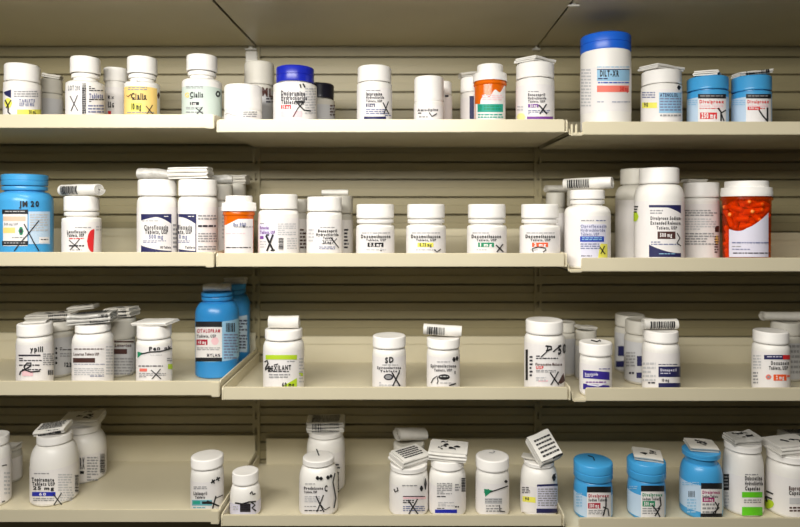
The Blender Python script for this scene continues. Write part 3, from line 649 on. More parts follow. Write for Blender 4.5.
leaflet('2r', 'thick rolled leaflet with open coil end over the bright blue label box bottle', 1, 47, 13, .023, 'roll', -30, -1, 0, PAPER, front='barleft')
bottle('2s', '2r', 'big shaded white bottle behind the bottle with the big navy swoosh label', 637, 44, 34, 168, 184, 197, .110, None, body=HAZY_SHADED, cap=HAZY_SHADED)
def m(s):
    s.ell(634.5, 216.5, 4, 5, 'lime'); s.lines(634, 206, 638, 214, 3, 'black'); c = 649; x1 = 681
    s.box(c, 205, x1, 257, 'navy', .0004, 'navy_panel')
    bm = s.bm('white_swoosh', 'paper'); pv = None
    for i in range(29):
        t = i / 28; x = c + (x1 - c) * t
        v = (bm.verts.new(s.hit(x, 207.5 + 10 * max(0, t - .55) ** 1.5 * 2, .0005)), bm.verts.new(s.hit(x, 244.5 + 8.6 * math.sin(PI / 2 * t) ** .9, .0005)))
        if pv: bm.faces.new((pv[1], v[1], v[0], pv[0]))
        pv = v
    s.lines(650, 210, 663, 215, 2, 'grey'); s.text('Divalproex Sodium', 650.5, 216.8, 680.5, 219.6, 'black'); s.text('Extended Release', 650.5, 221.6, 680.5, 224.4, 'black'); s.text('Tablets, USP', 656.5, 226.6, 677, 229.2, 'text')
    s.box(657.5, 231.5, 675.5, 239, 'brown'); s.text('500 mg', 660, 233.4, 672, 236.6, 'paper'); s.lines(651, 241.5, 679, 246, 2, 'slate'); s.pen([(677, 233), (680, 238), (677, 243), (681, 246)], 1); s.lines(659, 253.4, 675, 255, 1, 'ltblue')
bottle('2t', '2r', 'tall white bottle with a big navy swoosh label, left of the amber capsule vial', 659, 50.5, 40.5, 167, 183, 198, .044, m)
def m(s):
    s.lines(685, 210, 717, 217, 3, 'grey'); s.lines(685, 218.5, 716, 231, 5, 'ltgrey'); s.lines(685, 233, 714, 246, 5, 'grey'); s.box(715, 226, 719, 232, 'brown'); s.ell(717, 240, 2, 5, 'gold'); s.lines(714.5, 236, 718.5, 254, 7, 'brown')
bottle('2u', '2r', 'white bottle covered in small grey print between the big swoosh bottle and the capsule vial', 701, 37, 37, 182, 197, 201, .088, m)
leaflet('2u', 'thin dark edged leaflet on the small print bottle beside the capsule vial', -7, 20, 3, .02, 'pad', 10, 0, 0, PAPERG, top='text')
def m(s):
    s.lines(732, 242, 769, 244.5, 1, 'slate'); s.lines(732, 246, 741, 247.6, 1, 'grey'); s.lines(732, 248.8, 750, 250.6, 1, 'slate'); s.lines(733, 252.5, 770, 254.6, 1, 'text')
vial('2v', '2r', 'large amber vial filled with orange capsules, right end of the second row', 746.3, 50, 48, 53, 45, 180.5, 187, 196, .048, m, (729, lambda x: 229 + 2 * math.sin(max(0, min(1, (x - 729) / 18)) * PI) - max(0, x - 742) ** 1.7 * .062, 768.5, 257), AMBERR)
v = BT['2v']; CAP0 = None
def capsule(px, py, L, ang, depth=.0045):
    global CAP0
    sk = Skin(v['X'], v['y'], v['R'].location.z, v['rb'] - depth); p = sk.hit(px, py, -.0015)
    if CAP0 is None:
        bm = bmesh.new(); r = .0031; h = .0055; P = [(0, -h - r)] + [(r * math.cos(a), -h + r * math.sin(a)) for a in (-1.2, -.8, -.4, 0)] + [(r, .0012), (r * 1.06, .0013)] + [(r * 1.06, h)] + [(r * 1.06 * math.cos(a), h + r * math.sin(a)) for a in (.4, .8, 1.2)] + [(0, h + r)]
        lathe(bm, P, 20); o = obj('capsule', bm, CAPSULE); CAP0 = o
    else:
        o = CAP0.copy(); COL.objects.link(o)
    o['label'] = 'orange capsule inside the large amber vial'; o['category'] = 'capsule'; o['group'] = 'capsules in the amber vial'
    th = math.atan2(p.x, -p.y)
    o.location = p + v['R'].location
    # ang: tilt in the picture plane; L<1 turns it end-on
    Rm = Matrix.Rotation(th, 4, 'Z') @ Matrix.Rotation(math.radians(90 - ang), 4, 'Y') @ Matrix.Rotation(math.radians((1 - L) * 85), 4, 'X')
    o.rotation_euler = Rm.to_euler()
for px, py, L, a in ((736.5, 208.3, 1, -18), (742.5, 219, 1, 3), (730.5, 222, 1, -58), (745.8, 226, 1, 12), (746.5, 202.6, .4, 20), (757, 204.5, .5, 10), (749, 211.5, .35, 0), (756.5, 211, .6, 20), (756, 217, .5, -60), (764, 212, .7, 50), (762, 222, .9, 35),
                     (727, 231, .8, 70), (725.8, 239, .9, 85), (726, 247, .7, 60), (727, 254, .9, 90), (728, 207, .4, 0), (732, 214.5, .3, 0), (726, 215, .7, 75), (766, 204.5, .6, -30), (768, 218, .6, 60)):
    capsule(px, py, L, a)
for i in range(6):
    for j in range(4):
        capsule(729 + i * 6.5, 203 + j * 7.5 + (i % 2) * 3, random.uniform(.3, 1), random.uniform(-80, 80), .0125)
# ===== THIRD ROW, LEFT SHELF =====
def m(s):
    s.text('ypill', 30, 346.5, 43, 351.5, 'black', .0012, 'pen_mark'); s.box(18.5, 354.6, 40.5, 356.2, 'text'); s.lines(19, 358, 42, 362, 2, 'text'); s.lines(19, 364.5, 40, 367, 1, 'text'); s.lines(43, 353.5, 54, 366, 6, 'grey'); s.box(22, 371, 33, 376, 'pink'); s.lines(22, 369, 41, 371, 1, 'text'); s.bar(48, 370, 53.5, 375)
    s.pen([(19.5, 375), (20.5, 371.5), (26, 369), (30.5, 366), (31, 363), (27, 363), (24, 367), (25.5, 370), (31, 372), (40, 371)], 1.4)
bottle('3a', '3l', 'white bottle with a looped pen scribble, leftmost in the third row', 35, 38, 37, 320, 337.5, 341, .037, m)
leaflet('3a', 'torn scrap of seal paper on the leftmost cap of the third row', 1, 20, 1.8, .02, 'pad', 20, 0, 0, PAPER, name='paper_scrap')
bottle('3b', '3l', 'shaded white bottle with black dots, behind the leftmost bottle of the third row', 58.5, 33, 33, 318, 332, 335, .094, lambda s: ([s.ell(56.3, y, 1.2, 1.4, 'black') for y in (348.5, 353, 358, 363)], s.lines(60, 347.5, 73, 351, 2, 'text'), s.lines(60, 353, 73, 358, 2, 'grey'), s.text('123', 64.5, 363, 71.5, 366.5, 'black')), body=HAZY_SHADED, cap=HAZY_SHADED, labcol='ltgrey')
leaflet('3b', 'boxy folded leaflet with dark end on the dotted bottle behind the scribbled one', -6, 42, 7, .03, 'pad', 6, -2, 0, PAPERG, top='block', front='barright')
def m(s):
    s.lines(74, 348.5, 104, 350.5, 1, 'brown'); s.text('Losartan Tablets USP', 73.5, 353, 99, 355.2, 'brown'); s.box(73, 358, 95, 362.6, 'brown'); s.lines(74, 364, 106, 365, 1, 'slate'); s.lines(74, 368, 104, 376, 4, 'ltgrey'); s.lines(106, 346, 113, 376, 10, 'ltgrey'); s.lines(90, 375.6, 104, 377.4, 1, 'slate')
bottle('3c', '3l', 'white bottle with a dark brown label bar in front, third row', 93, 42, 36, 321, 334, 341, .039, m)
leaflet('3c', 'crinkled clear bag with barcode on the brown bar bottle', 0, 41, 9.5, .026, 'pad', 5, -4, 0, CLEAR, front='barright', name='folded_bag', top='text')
bottle('3d', '3l', 'shaded bottle with dark brown bar behind the front brown bar bottle', 120, 32, 33, 315, 340, 342, .097, lambda s: (s.box(114, 341, 134, 342.4, 'brown'), s.text('Losartan', 115, 344, 131, 346.6, 'brown'), s.box(112, 349, 127, 354, 'brown'), s.lines(114, 358, 133, 376, 6, 'grey')), body=HAZY_SHADED, cap=HAZY_SHADED, labcol='ltgrey')
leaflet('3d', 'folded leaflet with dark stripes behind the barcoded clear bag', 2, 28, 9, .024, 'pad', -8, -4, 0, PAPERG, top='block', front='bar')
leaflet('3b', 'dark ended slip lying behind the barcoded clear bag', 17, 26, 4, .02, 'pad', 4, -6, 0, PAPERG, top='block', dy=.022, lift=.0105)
def m(s):
    s.text('Pen', 149, 347, 160, 351, 'black', .0012, 'pen_mark', -1.2); s.text('nk', 164.5, 346.5, 171.5, 350, 'black', .0012, 'pen_mark', -1.2); s.poly([(137.5, 351.5), (143, 353), (137.5, 358)], 'green'); s.pen([(141, 354), (150, 352), (160, 351.5), (172, 348.5)], 1.2); s.lines(150, 354.5, 162, 356, 1, 'ltgrey')
    s.lines(138.5, 365.5, 163, 367.5, 1, 'text'); s.box(139.5, 368.5, 147, 371.5, 'salmon'); s.lines(139, 373, 166, 378, 3, 'grey'); s.cross(151, 369, 161, 379, 1); s.box(168, 364, 172.5, 369, 'lime'); s.lines(167, 358, 172, 362, 2, 'grey')
bottle('3e', '3l', 'white bottle with green corner flag and pen cross, left of the big blue bottles', 154.3, 36, 35, 321.5, 340, 343, .037, m)
leaflet('3e', 'flat square slip jutting past the cap left of the big blue bottles', 1, 38, 2.6, .031, 'pad', -12, -2, 3, PAPER)
def m(s):
    s.box(195.5, 321.5, 222, 361.5, 'paper', .0004); s.box(195.5, 321.5, 222, 327, 'black'); s.text('CITALOPRAM', 197, 329.5, 220, 332.4, 'crimson'); s.text('Tablets, USP', 197, 335, 216, 337.4, 'text'); s.box(196.5, 339.5, 207.5, 345, 'crimson'); s.text('40 mg', 198, 341, 206, 343.6, 'paper'); s.ell(215, 341, 4, 4, 'pink'); s.lines(197, 347.5, 220, 351, 2, 'grey')
    s.text('MYLAN', 207, 354, 220, 356.6, 'text'); s.box(195.5, 357.6, 222, 361.5, 'black'); s.bar(226, 323, 235.5, 332); s.lines(224, 334, 238, 360, 9, 'slate')
bottle('3f', '3l', 'big blue bottle with black banded label in front at the third shelf end', 217.3, 44, 32, 290, 297, 314, .098, m, body=DEEPSKY, cap=DEEPSKY, lab=(200, 322, 300, 362), labcol='ltblue', ring=True)
leaflet('3f', 'crinkled clear bag on the front big blue bottle', 0, 26, 9, .03, 'roll', 12, 0, 0, CLEAR, name='folded_bag')
bottle('3g', '3l', 'big blue bottle hidden at the back behind the other big blue one', 232, 36, 28, 282, 290, 306, .157, lambda s: (s.box(232, 318, 247, 352, 'palesky', .0004), s.lines(238, 320, 247, 350, 10, 'navy')), body=DEEPSKY, cap=DEEPSKY, lab=(228, 317, 247, 352), labcol='palesky', ring=True)
leaflet('3g', 'dim slip of paper on the rear big blue bottle', 4, 20, 6, .02, 'pad', 5, 0, 0, PAPERG)
# ===== THIRD ROW, MIDDLE SHELF =====
def m(s):
    s.box(265.5, 355, 297, 359.5, 'lime'); s.lines(287, 361, 296, 362.6, 1, 'grey'); s.text('DEXILANT', 268, 366.5, 291, 370.5, 'black', skew=-1); s.lines(268, 371, 289, 373, 1, 'text'); s.lines(269, 374, 290, 379, 2, 'grey'); s.poly([(283, 386), (297, 378), (297, 388), (282, 388)], 'lime'); s.text('60 mg', 282, 383, 294, 386.5, 'black'); s.lines(299, 358, 304, 384, 8, 'ltgrey')
    s.pen([(264.5, 362), (267, 360.5), (268, 363.5), (265.5, 368), (265, 370), (268, 368), (272, 369)], 1.4); s.pen([(274, 365), (278, 364)], 1.1); s.box(299, 373, 303, 376, 'lime')
bottle('3h', '3m', 'white bottle with lime green label bands in the third row', 283.8, 41, 37.5, 325, 341.5, 347, .039, m)
leaflet('3h', 'upright rolled white slip on the lime banded bottle', 1, 30, 14, .017, 'roll', 0, 0, 0, PAPER, dy=-.004)
def m(s):
    s.text('SD', 385, 357.5, 393.5, 363, 'black', .0012, 'pen_mark', -.8); s.lines(382, 364.6, 398, 366, 1, 'grey'); s.text('Spironolactone', 377, 366.6, 401, 368.8, 'text'); s.text('Tablets', 380, 370.2, 397, 372, 'text'); s.ell(388.5, 377, 5, 3.2, 'text'); s.ell(388.5, 377, 3.6, 2, 'grey', .0009); s.lines(379, 382, 402, 387, 2, 'ltgrey'); s.cross(392, 371.5, 400, 386, 1.4); s.pen([(399.5, 370), (399, 374)], 1.1)
bottle('3i', '3m', 'white bottle with two pen letters, left one of the centre pair in the third row', 389.2, 33.5, 33, 332, 349.5, 353, .033, m)
def m(s):
    s.lines(437, 361.5, 450, 363, 1, 'grey'); s.text('Spironolactone', 430.5, 364.6, 456, 367.2, 'black'); s.text('Tablets, USP', 434, 369, 452, 371.2, 'text'); s.ell(444, 377, 6, 2.8, 'black'); s.lines(440, 376, 448, 378, 1, 'ltgrey', .001); s.ell(454, 359.5, 1.7, 2.6, 'black'); s.ell(457, 358.5, 1.5, 2.4, 'black')
    s.pen([(431, 383), (433, 379), (437, 376), (438, 381), (437, 384)], .9); s.lines(440, 382.6, 452, 384, 1, 'grey'); s.pen([(449, 385.5), (456, 383.5)], 1.3); s.pen([(455, 371), (455, 374)], 1)
bottle('3j', '3m', 'white bottle topped by a barcoded roll, right one of the centre pair, third row', 443.3, 33, 33, 334, 350, 353, .033, m)
leaflet('3j', 'curled barcoded leaflet on the right one of the centre pair, third row', -1, 38, 12.5, .017, 'roll', -6, 3, 0, PAPER, front='barleft')
def m(s):
    s.box(525.5, 349.5, 527.8, 380, 'black'); s.lines(529.5, 356, 532.5, 378, 6, 'text'); s.pen([(545.5, 346), (551, 346.5), (551.5, 349), (546, 351)], 1.7); s.pen([(548, 346.5), (546.5, 352), (541, 357)], 1.1); s.pen([(561, 345), (553, 352)], 1.2); s.text('50', 558, 345.5, 566.5, 354.5, 'black', .0012, 'pen_mark', -2)
    s.lines(536, 355.5, 558, 360, 2, 'text'); s.text('Fluvoxamine Maleate', 535.5, 363.2, 562, 365.4, 'brown'); s.text('USP', 536, 366.4, 543.5, 368.8, 'red'); s.lines(536, 370, 556, 373, 2, 'grey'); s.lines(536, 377, 546, 382, 2, 'ltgrey'); s.box(538, 380, 548, 381.6, 'pink'); s.cross(550, 371.5, 559, 385, 1.3); s.poly([(558, 383), (563.5, 372.5), (565, 381), (561, 384)], 'brown')
bottle('3k', '3m', 'larger white bottle with heavy pen writing at the right end of the third middle shelf', 544.3, 40.5, 37.5, 316.5, 335.5, 340, .029, m)
bottle('3l', '3r', 'cloudy bottle at the back, directly right of the heavy pen writing bottle', 565.5, 21.5, 20, 320, 333, 336, .125, lambda s: s.lines(567, 345, 572, 368, 6, 'ltgrey'), body=HAZY_SHADED, cap=HAZY_SHADED, labcol='ltgrey')
bottle('3m', '3r', 'cloudy bottle at the back, behind the purple label bottle', 586, 22, 21, 328, 341, 344, .098, None, body=HAZY_SHADED, cap=HAZY_SHADED, labcol='ltgrey')
leaflet('3m', 'thin cloudy slip on the cap behind the purple label bottle', 0, 18, 3, .018, 'pad', 10, 6, 0, PAPERG)
# ===== THIRD ROW, RIGHT SHELF =====
def m(s):
    s.lines(599, 368.5, 610, 370, 1, 'purple'); s.box(583, 370, 609.5, 378, 'purple', skew=2); s.text('Bumetanide', 585, 373, 598, 375.3, 'lilac'); s.lines(585, 376, 593, 377.4, 1, 'lilac'); s.lines(586, 381.5, 606, 384, 1, 'violet'); s.box(583, 383.5, 609.5, 389, 'purple', skew=2); s.pen([(587, 384.2), (598, 386), (607, 383)], 1.4, 'lilac')
bottle('3n', '3r', 'short white bottle with purple label at the left corner of the third right shelf', 595.5, 32.5, 33.5, 338.5, 357, 361, .024, m)
capmark('3n', [(591, 340), (597, 341.5), (600, 340), (600.5, 341.5)])
def nav(x0, ya, yb2, yc):
    def f(s):
        s.lines(x0 - 16, ya - 4, x0 - 3, yc, 5, 'ltgrey'); s.lines(x0, ya - 2.5, x0 + 20, ya - 1, 1, 'navy'); s.box(x0, ya, x0 + 22, yb2, 'navy'); s.text('Donepezil', x0 + 2, ya + 2.4, x0 + 18, ya + 4.6, 'lilac'); s.lines(x0 + 2, ya + 6.4, x0 + 12, ya + 8, 1, 'lilac'); s.box(x0, yc, x0 + 22, yc + 9, 'navy')
    return f
def m(s):
    nav(658.5, 366.5, 377, 383)(s); s.text('10 mg', 662, 379, 669, 381.4, 'text'); s.lines(648, 382, 655, 385, 1, 'text')
bottle('3o', '3r', 'white bottle with navy label blocks under a barcoded roll, third row', 660.8, 38, 35.5, 327, 344, 349, .037, m)
leaflet('3o', 'tight barcoded roll on the front navy block bottle, third right shelf', -1, 34, 12, .016, 'roll', 2, 0, 0, PAPER, front='bar')
bottle('3p', '3r', 'shaded navy block bottle directly behind and left of the barcoded roll bottle', 641.5, 35, 33, 317, 335.5, 339, .0845, lambda s: (s.lines(626, 352, 635, 368, 5, 'grey'), s.box(637, 356, 645, 366, 'navy'), s.lines(629, 372, 634, 376, 1, 'text'), s.box(636.5, 372.5, 645, 378, 'navy')), body=HAZY_SHADED, cap=HAZY_SHADED, labcol='ltgrey')
bottle('3q', '3r', 'farthest back shaded bottle of the three navy block bottles, third right shelf', 630, 31, 30, 312, 328, 331, .143, lambda s: (s.box(618, 346, 624, 356, 'navy'), s.box(616, 361, 624, 367, 'navy')), body=HAZY_SHADED, cap=HAZY_SHADED, labcol='ltgrey')
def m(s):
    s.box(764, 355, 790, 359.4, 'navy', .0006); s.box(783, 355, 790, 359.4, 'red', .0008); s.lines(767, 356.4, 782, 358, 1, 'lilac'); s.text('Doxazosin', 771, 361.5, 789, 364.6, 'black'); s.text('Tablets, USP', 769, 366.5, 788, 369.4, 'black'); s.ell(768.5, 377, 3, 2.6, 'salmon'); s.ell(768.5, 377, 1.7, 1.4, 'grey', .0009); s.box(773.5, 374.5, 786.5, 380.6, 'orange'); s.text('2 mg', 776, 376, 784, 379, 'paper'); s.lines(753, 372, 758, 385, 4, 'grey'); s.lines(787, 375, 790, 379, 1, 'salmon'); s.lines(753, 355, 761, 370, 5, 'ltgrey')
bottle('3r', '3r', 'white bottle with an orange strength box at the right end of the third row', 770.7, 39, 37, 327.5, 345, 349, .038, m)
bottle('3s', '3r', 'shaded bottle behind the orange strength box bottle, third row right end', 786, 32, 32, 319, 336, 340, .100, lambda s: s.lines(789, 345, 800, 376, 6, 'grey'), body=HAZY_SHADED, cap=HAZY_SHADED, labcol='ltgrey')
leaflet('3s', 'dim rolled leaflet at the right end of the third row', -4, 38, 10, .022, 'roll', -4, 0, 0, PAPERG)
# ===== BOTTOM ROW, LEFT SHELF =====
bottle('4a', '4l', 'white bottle cut by the left edge of the bottom row', -8, 40, 36, 430, 449, 455, .050, lambda s: (s.pen([(2, 466), (5, 465), (7, 465)], 1), s.pen([(2, 502), (5, 501)], 1), s.lines(4, 472, 10, 496, 6, 'ltgrey')))
bottle('4b', '4l', 'shaded white bottle near the left edge behind the edge bottle, bottom row', 11, 23, 22, 443, 452, 455, .120, None, body=HAZY_SHADED, cap=HAZY_SHADED)
leaflet('4b', 'thin dark slip near the left edge of the bottom row', 2, 12, 2, .016, 'pad', 5, 0, 0, PAPERG)
def m(s):
    s.lines(34, 473, 50, 475, 1, 'grey'); s.text('Topiramate', 31.5, 478, 54, 481, 'black', skew=.4); s.text('Tablets USP', 32, 482.4, 55, 485.2, 'black', skew=.4); s.text('25 mg', 33, 486.6, 54, 489.4, 'black', skew=.4); s.box(32, 492, 55.5, 496.2, 'royal'); s.text('60', 39, 493, 46, 495.4, 'lilac'); s.lines(33, 498, 54, 502, 2, 'grey'); s.cross(53, 493, 62, 505, 1.1)
    s.lines(58, 474, 72, 492, 7, 'ltgrey'); s.lines(60, 492, 74, 502, 4, 'ltgrey'); s.bar(75, 475, 78.6, 492, vert=True)
bottle('4c', '4l', 'big white bottle with blue strip label and pen cross at left in the bottom row', 54.7, 49.5, 36.5, 427.5, 446.5, 461, .064, m, labcol='paper')
leaflet('4c', 'slanted leaflet with black print on the blue strip bottle, bottom row', -1, 30, 6, .024, 'pad', 4, -7, 10, PAPER, top='text', front='bar')
bottle('4d', '4l', 'shaded big white bottle behind the blue strip bottle, bottom row', 84.5, 45, 33, 419.5, 435, 448, .132, lambda s: (s.text('RX', 80, 459, 84.5, 468, 'black'), s.box(80, 471, 84, 474, 'black'), s.lines(87, 457, 98, 482, 9, 'grey'), s.bar(100, 454, 105, 473, vert=True)))
leaflet('4d', 'boxy folded leaflet on the shaded bottle behind the blue strip bottle', -1, 36, 8, .03, 'pad', 6, -2, 8, PAPER, top='block')
def m(s):
    s.pen([(211, 483), (215, 480)], 1.6); s.pen([(212, 479.5), (214.5, 483.5)], 1.3); s.pen([(216, 480), (220, 477.5)], 1.5); s.pen([(217, 477), (219, 481)], 1.2); s.lines(193.5, 486.5, 207, 490, 2, 'grey'); s.text('Lisinopril', 193.5, 492, 207, 494.8, 'black'); s.text('Tablets', 195, 496.2, 205, 498.4, 'text'); s.box(192, 500, 212, 505.6, 'aqua'); s.box(193, 501, 200, 504, 'teal', .0008); s.box(202, 501.5, 212, 504, 'black', .0008); s.lines(193, 507, 210, 511, 2, 'aqua')
    s.pen([(216, 496), (214, 503), (212, 511)], 1.4); s.pen([(207, 501), (213, 503.5), (219, 506)], 1.5); s.pen([(215, 498.5), (223, 495)], .8)
bottle('4e', '4l', 'white bottle with teal strip label at the right end of the bottom left shelf', 207.3, 33.5, 33, 449.5, 471, 475, .034, m)
# ===== BOTTOM ROW, MIDDLE SHELF =====
def m(s):
    s.pen([(250, 494), (252, 491.5), (253, 494.5), (255.5, 493.5)], 1.6); s.pen([(235, 502.8), (242, 504), (249, 502), (256, 501.5)], 1.4); s.box(240, 503.5, 250.5, 512, 'text'); s.lines(241, 505, 250, 511, 3, 'black', .001); s.pen([(251, 502), (255, 505), (252, 508), (256, 511)], 1.4); s.lines(233, 506, 238, 511, 2, 'ltgrey')
bottle('4f', '4m', 'smallest white bottle with dark scribbled label beside the notch in the back panel', 245.5, 31, 26.5, 465.5, 486.5, 497, .031, m, labcol='lilac')
def m(s):
    s.ell(317.5, 478, 2, 2, 'black'); s.ell(321, 478.5, 2, 1.9, 'black'); s.ell(328, 477.5, 2, 2.2, 'black'); s.ell(331, 476, 1.6, 1.8, 'black'); s.lines(305, 483.5, 318, 485, 1, 'grey'); s.text('Prednisone', 304, 487, 323, 489.4, 'text'); s.text('C', 324.5, 486, 327.5, 491, 'black'); s.text('Tablets, USP', 304, 491, 317, 493, 'text'); s.lines(304.5, 496, 320, 503, 4, 'ltgrey'); s.lines(304.5, 506, 316, 507.6, 1, 'grey'); s.lines(304.5, 510, 322, 512, 1, 'text')
    s.cross(316, 495, 324, 512, 1.2); s.pen([(321, 505), (325, 510), (330, 507)], .8); s.pen([(335, 473), (333, 482), (336, 498), (334, 508)], 1.2)
bottle('4g', '4m', 'white bottle with a pen tick on its cap, in front of a taller shaded one', 318.5, 38.5, 31.5, 450.5, 468, 479, .038, m)
capmark('4g', [(316.5, 449), (319, 455.5)], 1.2)
bottle('4h', '4m', 'taller shaded white bottle behind the bottle with a tick on its cap', 326, 38, 34.5, 424, 440, 447, .110, lambda s: (s.lines(334, 464, 340, 470, 2, 'text'), s.bar(336, 472, 339, 498, vert=True)))
leaflet('4h', 'boxy printed leaflet on the taller shaded bottle, bottom row centre', 0, 36, 10, .030, 'pad', 3, 0, 6, PAPER, top='text', front='bar')
bottle('4i', '4m', 'shaded bottle behind the stack of leaflets right of centre, bottom row', 409, 31, 31, 437, 456, 460, .105, None, body=HAZY_SHADED, cap=HAZY_SHADED)
leaflet('4i', 'rolled leaflet with dark print at the back of the double leaflet stack', 1, 30, 13, .03, 'roll', 25, 8, 0, PAPERG)
def m(s):
    s.lines(402, 485, 417, 487, 1, 'grey'); s.pen([(394, 489), (395, 492), (398, 490.5), (397, 487.5)], 1.2); s.ell(421.5, 488.5, 1.8, 3, 'black'); s.ell(425.5, 484, 1.4, 6, 'black'); s.box(403, 496.6, 426, 499, 'pink'); s.box(403, 496, 425, 496.9, 'text', .0008); s.lines(403, 500, 414, 504, 2, 'text'); s.lines(403, 506, 425, 512, 3, 'slate'); s.cross(408, 499, 418, 514, 1.3)
bottle('4j', '4m', 'white bottle with pink line and pen cross under stacked leaflets, bottom row', 408.7, 38.5, 37, 455.5, 474.5, 478, .038, m)
leaflet('4j', 'layered diamond shaped leaflet on the pink line bottle', 0, 32, 9, .032, 'pad', 38, 0, 8, PAPER, top='text')
def m(s):
    s.lines(437, 483, 452, 495, 7, 'grey'); s.lines(437, 496, 447, 498, 1, 'text'); s.lines(455, 484, 460, 492, 3, 'grey'); s.lines(438, 502, 455, 507, 3, 'ltgrey'); s.box(435, 509.5, 457, 513, 'royal'); s.lines(437, 508, 452, 509.4, 1, 'text'); s.bar(461.5, 478, 465.5, 492, vert=True); s.lines(455, 506, 459, 509, 1, 'text')
bottle('4k', '4m', 'white bottle with grey print and blue foot strip, between pink line and teal flag bottles', 447.3, 37, 33, 451, 472, 479, .037, m)
leaflet('4k', 'puffy white folded leaflet overhanging the grey print bottle', 1, 37, 10, .036, 'pad', -8, 2, 5, PAPER, top='block')
def m(s):
    s.poly([(484, 489), (493, 490.5), (485, 497)], 'green'); s.lines(484, 489, 489, 494, 2, 'green', .0009); s.pen([(490, 492), (498, 489.5), (508, 486)], 1.1); s.ell(506, 481.5, 1.8, 1.6, 'black'); s.box(485, 498, 502, 504, 'ltgrey'); s.lines(485, 499, 502, 503.5, 2, 'grey', .0008); s.lines(486, 505.6, 499, 507, 1, 'text'); s.lines(486, 508, 502, 513, 2, 'grey'); s.pen([(499.5, 505), (500, 511)], .9); s.lines(500, 511, 506, 513, 1, 'text')
bottle('4l', '4m', 'white bottle with a teal label flag and smooth round cap, bottom row', 492.3, 33.5, 33.5, 449.5, 473, 476, .034, m)
capmark('4l', [(489, 452.5), (493, 453), (495, 451.5), (493, 450.8)], .6, 'grey')
def m(s):
    s.poly([(518.8, 484.5), (535, 487), (535, 512), (520.5, 512)], 'paper', .0005); s.lines(522, 487, 530, 494, 4, 'text'); s.box(522.5, 496, 535.5, 501.5, 'yellow', skew=1.4); s.text('90', 525, 497.6, 529, 500, 'text'); s.box(537, 485, 558, 512, 'lilac', .0005); s.box(537, 484.5, 558, 486.6, 'navy', skew=-.8); s.lines(538, 488.5, 557, 507, 8, 'grey'); s.box(536.5, 508.6, 558, 513, 'navy'); s.ell(554, 477.5, 2.2, 3.6, 'black'); s.pen([(555.5, 473.5), (553, 478)], 1.3)
bottle('4m', '4m', 'white bottle with yellow strip and peeling label, right end of the bottom middle shelf', 538.8, 37, 30.5, 454, 469, 479, .037, m)
leaflet('4m', 'tilted box folded leaflet covered in black print, right end of the bottom middle shelf', 3, 25, 13, .036, 'pad', 24, -12, 46, PAPER, top='text', front='barright')
leaflet('4m', 'thin slip poking out left under the tilted printed leaflet', -5, 22, 1.6, .016, 'pad', -20, 5, 0, PAPERG)
# ===== BOTTOM ROW, RIGHT SHELF =====
def bl(x0, yt, x1, col, strong, pen):
    def f(s):
        s.box(x0, yt, x1, 519, 'paper', .0004); s.box(x0, yt, x1, yt + 6, 'black', .0006); s.text('Divalproex', x0 + 1.5, yt + 8, x1 - 2, yt + 10.6, col); s.text('Sodium Tablets', x0 + 1.5, yt + 12.4, x1 - 4, yt + 14.6, 'text')
        s.box(*strong, col); s.text('500 mg', strong[0] + 1.5, strong[1] + 1.2, strong[2] - 1.5, strong[3] - 1.2, 'paper'); s.lines(x0 + 1.5, strong[3] + 1.5, x1 - 6, 515, 3, 'grey'); pen(s)
    return f
def m(s):
    bl(587, 486.5, 611, 'crimson', (588, 503, 600.5, 508.5), lambda s: (s.pen([(606, 497), (606, 506), (603, 516)], 1.3), s.pen([(603, 507), (608, 509), (609, 516)], 1.2)))(s); s.lines(576, 493, 582, 508, 5, 'ltblue')
bottle('4n', '4r', 'blue capped pale bottle with crimson box, leftmost of the bottom row blue trio', 593, 39, 39.5, 453, 484, 489, .038, m, body=SKY, cap=SKY, lab=(400, 487, 800, 519), labcol='palesky', ridge='step')
capmark('4n', [(588, 455.5), (593, 457), (594.5, 460.5)], 1)
def m(s):
    bl(641, 485.5, 664.5, 'green', (642.5, 501, 655, 506.5), lambda s: (s.pen([(660, 497), (661, 505), (658, 509)], 1.3), s.pen([(652, 505), (657, 511), (660, 517)], 1.3), s.pen([(660, 508), (655, 516)], 1.2)))(s); s.lines(629, 486, 638, 490, 2, 'ltblue')
bottle('4o', '4r', 'blue capped pale bottle with green box, middle of the bottom row blue trio', 646.2, 38.5, 39.5, 452, 483, 488, .038, m, body=SKY, cap=SKY, lab=(400, 484, 800, 519), labcol='palesky', ridge='step')
leaflet('4o', 'leaflet with dark cover on the middle one of the bottom blue trio', 1, 27, 6, .026, 'pad', -14, 3, 4, PAPERG, top='block')
def m(s):
    bl(701, 483, 722, 'magenta', (702.5, 497.5, 714.5, 502), lambda s: (s.pen([(715, 502), (719, 508), (713, 513), (718, 516)], 1.2), s.pen([(719, 503), (715, 514)], 1.1)))(s); s.box(700.5, 513.5, 722, 518.5, 'black', .0007); s.bar(688.5, 491, 694.5, 497); s.lines(687, 499, 696, 514, 5, 'ltblue'); s.lines(682, 482, 699, 486, 2, 'ltblue')
bottle('4p', '4r', 'blue bottle with bulging shoulder and magenta box, right one of the bottom blue trio', 701, 44, 39, 443, 461.5, 477, .044, m, body=SKY, cap=SKY, lab=(400, 479, 800, 513), labcol='palesky', ridge='step', neck=.84, gap=.0085)
leaflet('4p', 'grey and white leaflet with black end on the magenta box bottle', 0, 27, 6, .026, 'pad', -6, 2, 5, PAPERG, top='block')
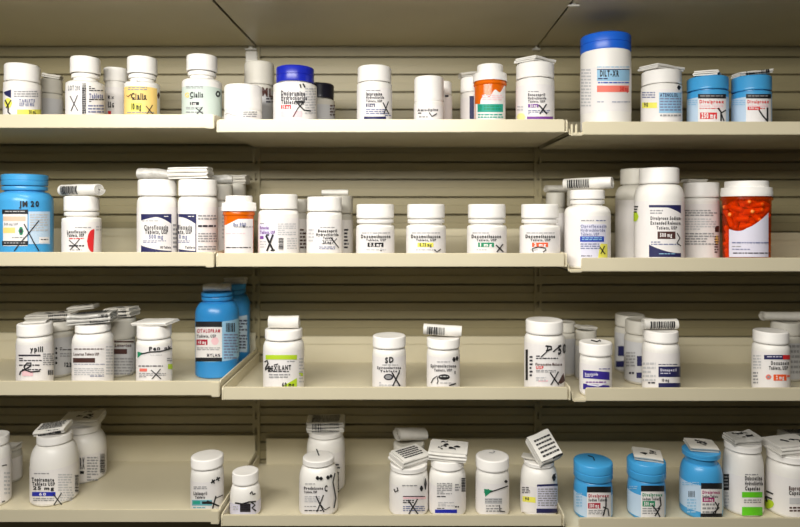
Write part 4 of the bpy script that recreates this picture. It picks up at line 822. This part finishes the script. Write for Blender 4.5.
def m(s):
    s.lines(745, 474, 758, 476, 1, 'grey'); s.text('Duloxetine', 745, 476.5, 762, 480, 'black'); s.text('Hydrochloride', 745, 481.8, 763, 485, 'black'); s.text('Capsules', 745, 486.8, 760, 490, 'black'); s.box(742, 492, 762.5, 497.5, 'bgreen'); s.lines(744, 499.5, 761, 504, 2, 'grey'); s.box(742, 507, 762.5, 515.5, 'bgreen'); s.box(723.5, 474, 729, 490, 'black'); s.lines(724, 476, 728.5, 489, 4, 'grey', .0008); s.lines(724.5, 492, 729, 508, 5, 'ltgrey')
bottle('4q', '4r', 'tall white bottle with two bright green label blocks, bottom row', 742.7, 42, 38, 436, 454.5, 469, .052, m)
leaflet('4q', 'crumpled clear wrap with dark corner on the green block bottle', -1, 29, 6, .028, 'pad', 8, -2, 4, CLEAR, top='block', name='folded_bag')
def m(s):
    s.ell(768, 504, 6, 4.5, 'lime'); s.pen([(766, 491), (773, 494)], 1.5); s.pen([(766, 496.5), (772, 499)], 1.4); s.pen([(765.5, 496), (767, 502)], 1.4); s.text('Bupropion', 789, 486.6, 806, 490, 'brown', ); s.text('Capsules', 789, 491.4, 806, 494.6, 'black'); s.box(789.5, 498, 800, 504, 'ltgrey'); s.lines(789.5, 507, 802, 513, 2, 'brown')
bottle('4r', '4r', 'wide white bottle cut by the right edge of the bottom row', 788.5, 47, 46, 444, 465.5, 470, .046, m)
leaflet('4r', 'puffy white leaflet with black blotches at the right edge of the bottom row', 0, 38, 10, .036, 'pad', 10, -2, 3, PAPER, top='block')
bottle('4s', '4r', 'dim bottle in the far right corner behind the wide edge bottle, bottom row', 801, 33, 32, 434, 450, 456, .125, None, body=HAZY_SHADED, cap=HAZY_SHADED)
leaflet('4s', 'dim printed leaflet in the far right corner of the bottom row', -4, 30, 7, .024, 'pad', 6, 0, 0, PAPERG, top='text', front='bar')
# ---- light: a fluorescent fitting overhead, an unseen front light, soft room light --------------------
def lamp(loc, aim, sx, sy, power, col):
    l = bpy.data.lights.new('unseen_lamp', 'AREA'); l.shape = 'RECTANGLE'; l.size = sx; l.size_y = sy; l.energy = power; l.color = col
    o = bpy.data.objects.new('unseen_lamp', l); COL.objects.link(o); o.location = loc
    o.rotation_euler = (Vector(aim) - Vector(loc)).to_track_quat('-Z', 'Y').to_euler()
lamp((-.26, -.70, .30), (-.06, 0, .08), .85, .12, 4.9, (1, .97, .915))  # unseen front light at top-row height, brightens upright faces
lamp((-.22, -.50, 1.05), (-.02, 0, -.2), 1.2, .2, 5.2, (1, .955, .88))
w = bpy.data.worlds.new('room_light'); S.world = w; w.use_nodes = True
nt = w.node_tree; bg = nt.nodes['Background']
tc = nt.nodes.new('ShaderNodeTexCoord'); sx = nt.nodes.new('ShaderNodeSeparateXYZ'); rp = nt.nodes.new('ShaderNodeValToRGB')
mr = nt.nodes.new('ShaderNodeMapRange'); mr.inputs['From Min'].default_value = -1; mr.inputs['From Max'].default_value = 1
nt.links.new(tc.outputs['Generated'], sx.inputs['Vector']); nt.links.new(sx.outputs['Z'], mr.inputs['Value']); nt.links.new(mr.outputs['Result'], rp.inputs['Fac'])
e = rp.color_ramp.elements; e[0].position = .32; e[0].color = (.05, .045, .035, 1); e[1].position = .62; e[1].color = (1, .95, .86, 1)
nt.links.new(rp.outputs['Color'], bg.inputs['Color']); bg.inputs['Strength'].default_value = .045
# ---- camera -----------------------------------------------------------------------------------------
cd = bpy.data.cameras.new('camera'); cam = bpy.data.objects.new('camera', cd); COL.objects.link(cam)
cam.location = (0, -D, 0); cam.rotation_euler = (PI / 2, 0, 0)
cd.sensor_width = 36; cd.lens = 36 * F / 800; cd.shift_x = (400 - VX) / 800; cd.shift_y = (VY - 263.5) / 800
cd.clip_start = .01
cd.dof.use_dof = True; cd.dof.focus_distance = .825; cd.dof.aperture_fstop = 1.9
S.camera = cam
S.view_settings.view_transform = 'Standard'; S.view_settings.look = 'None'; S.view_settings.gamma = 1; S.view_settings.use_curve_mapping = False
S.view_settings.exposure = 1.02
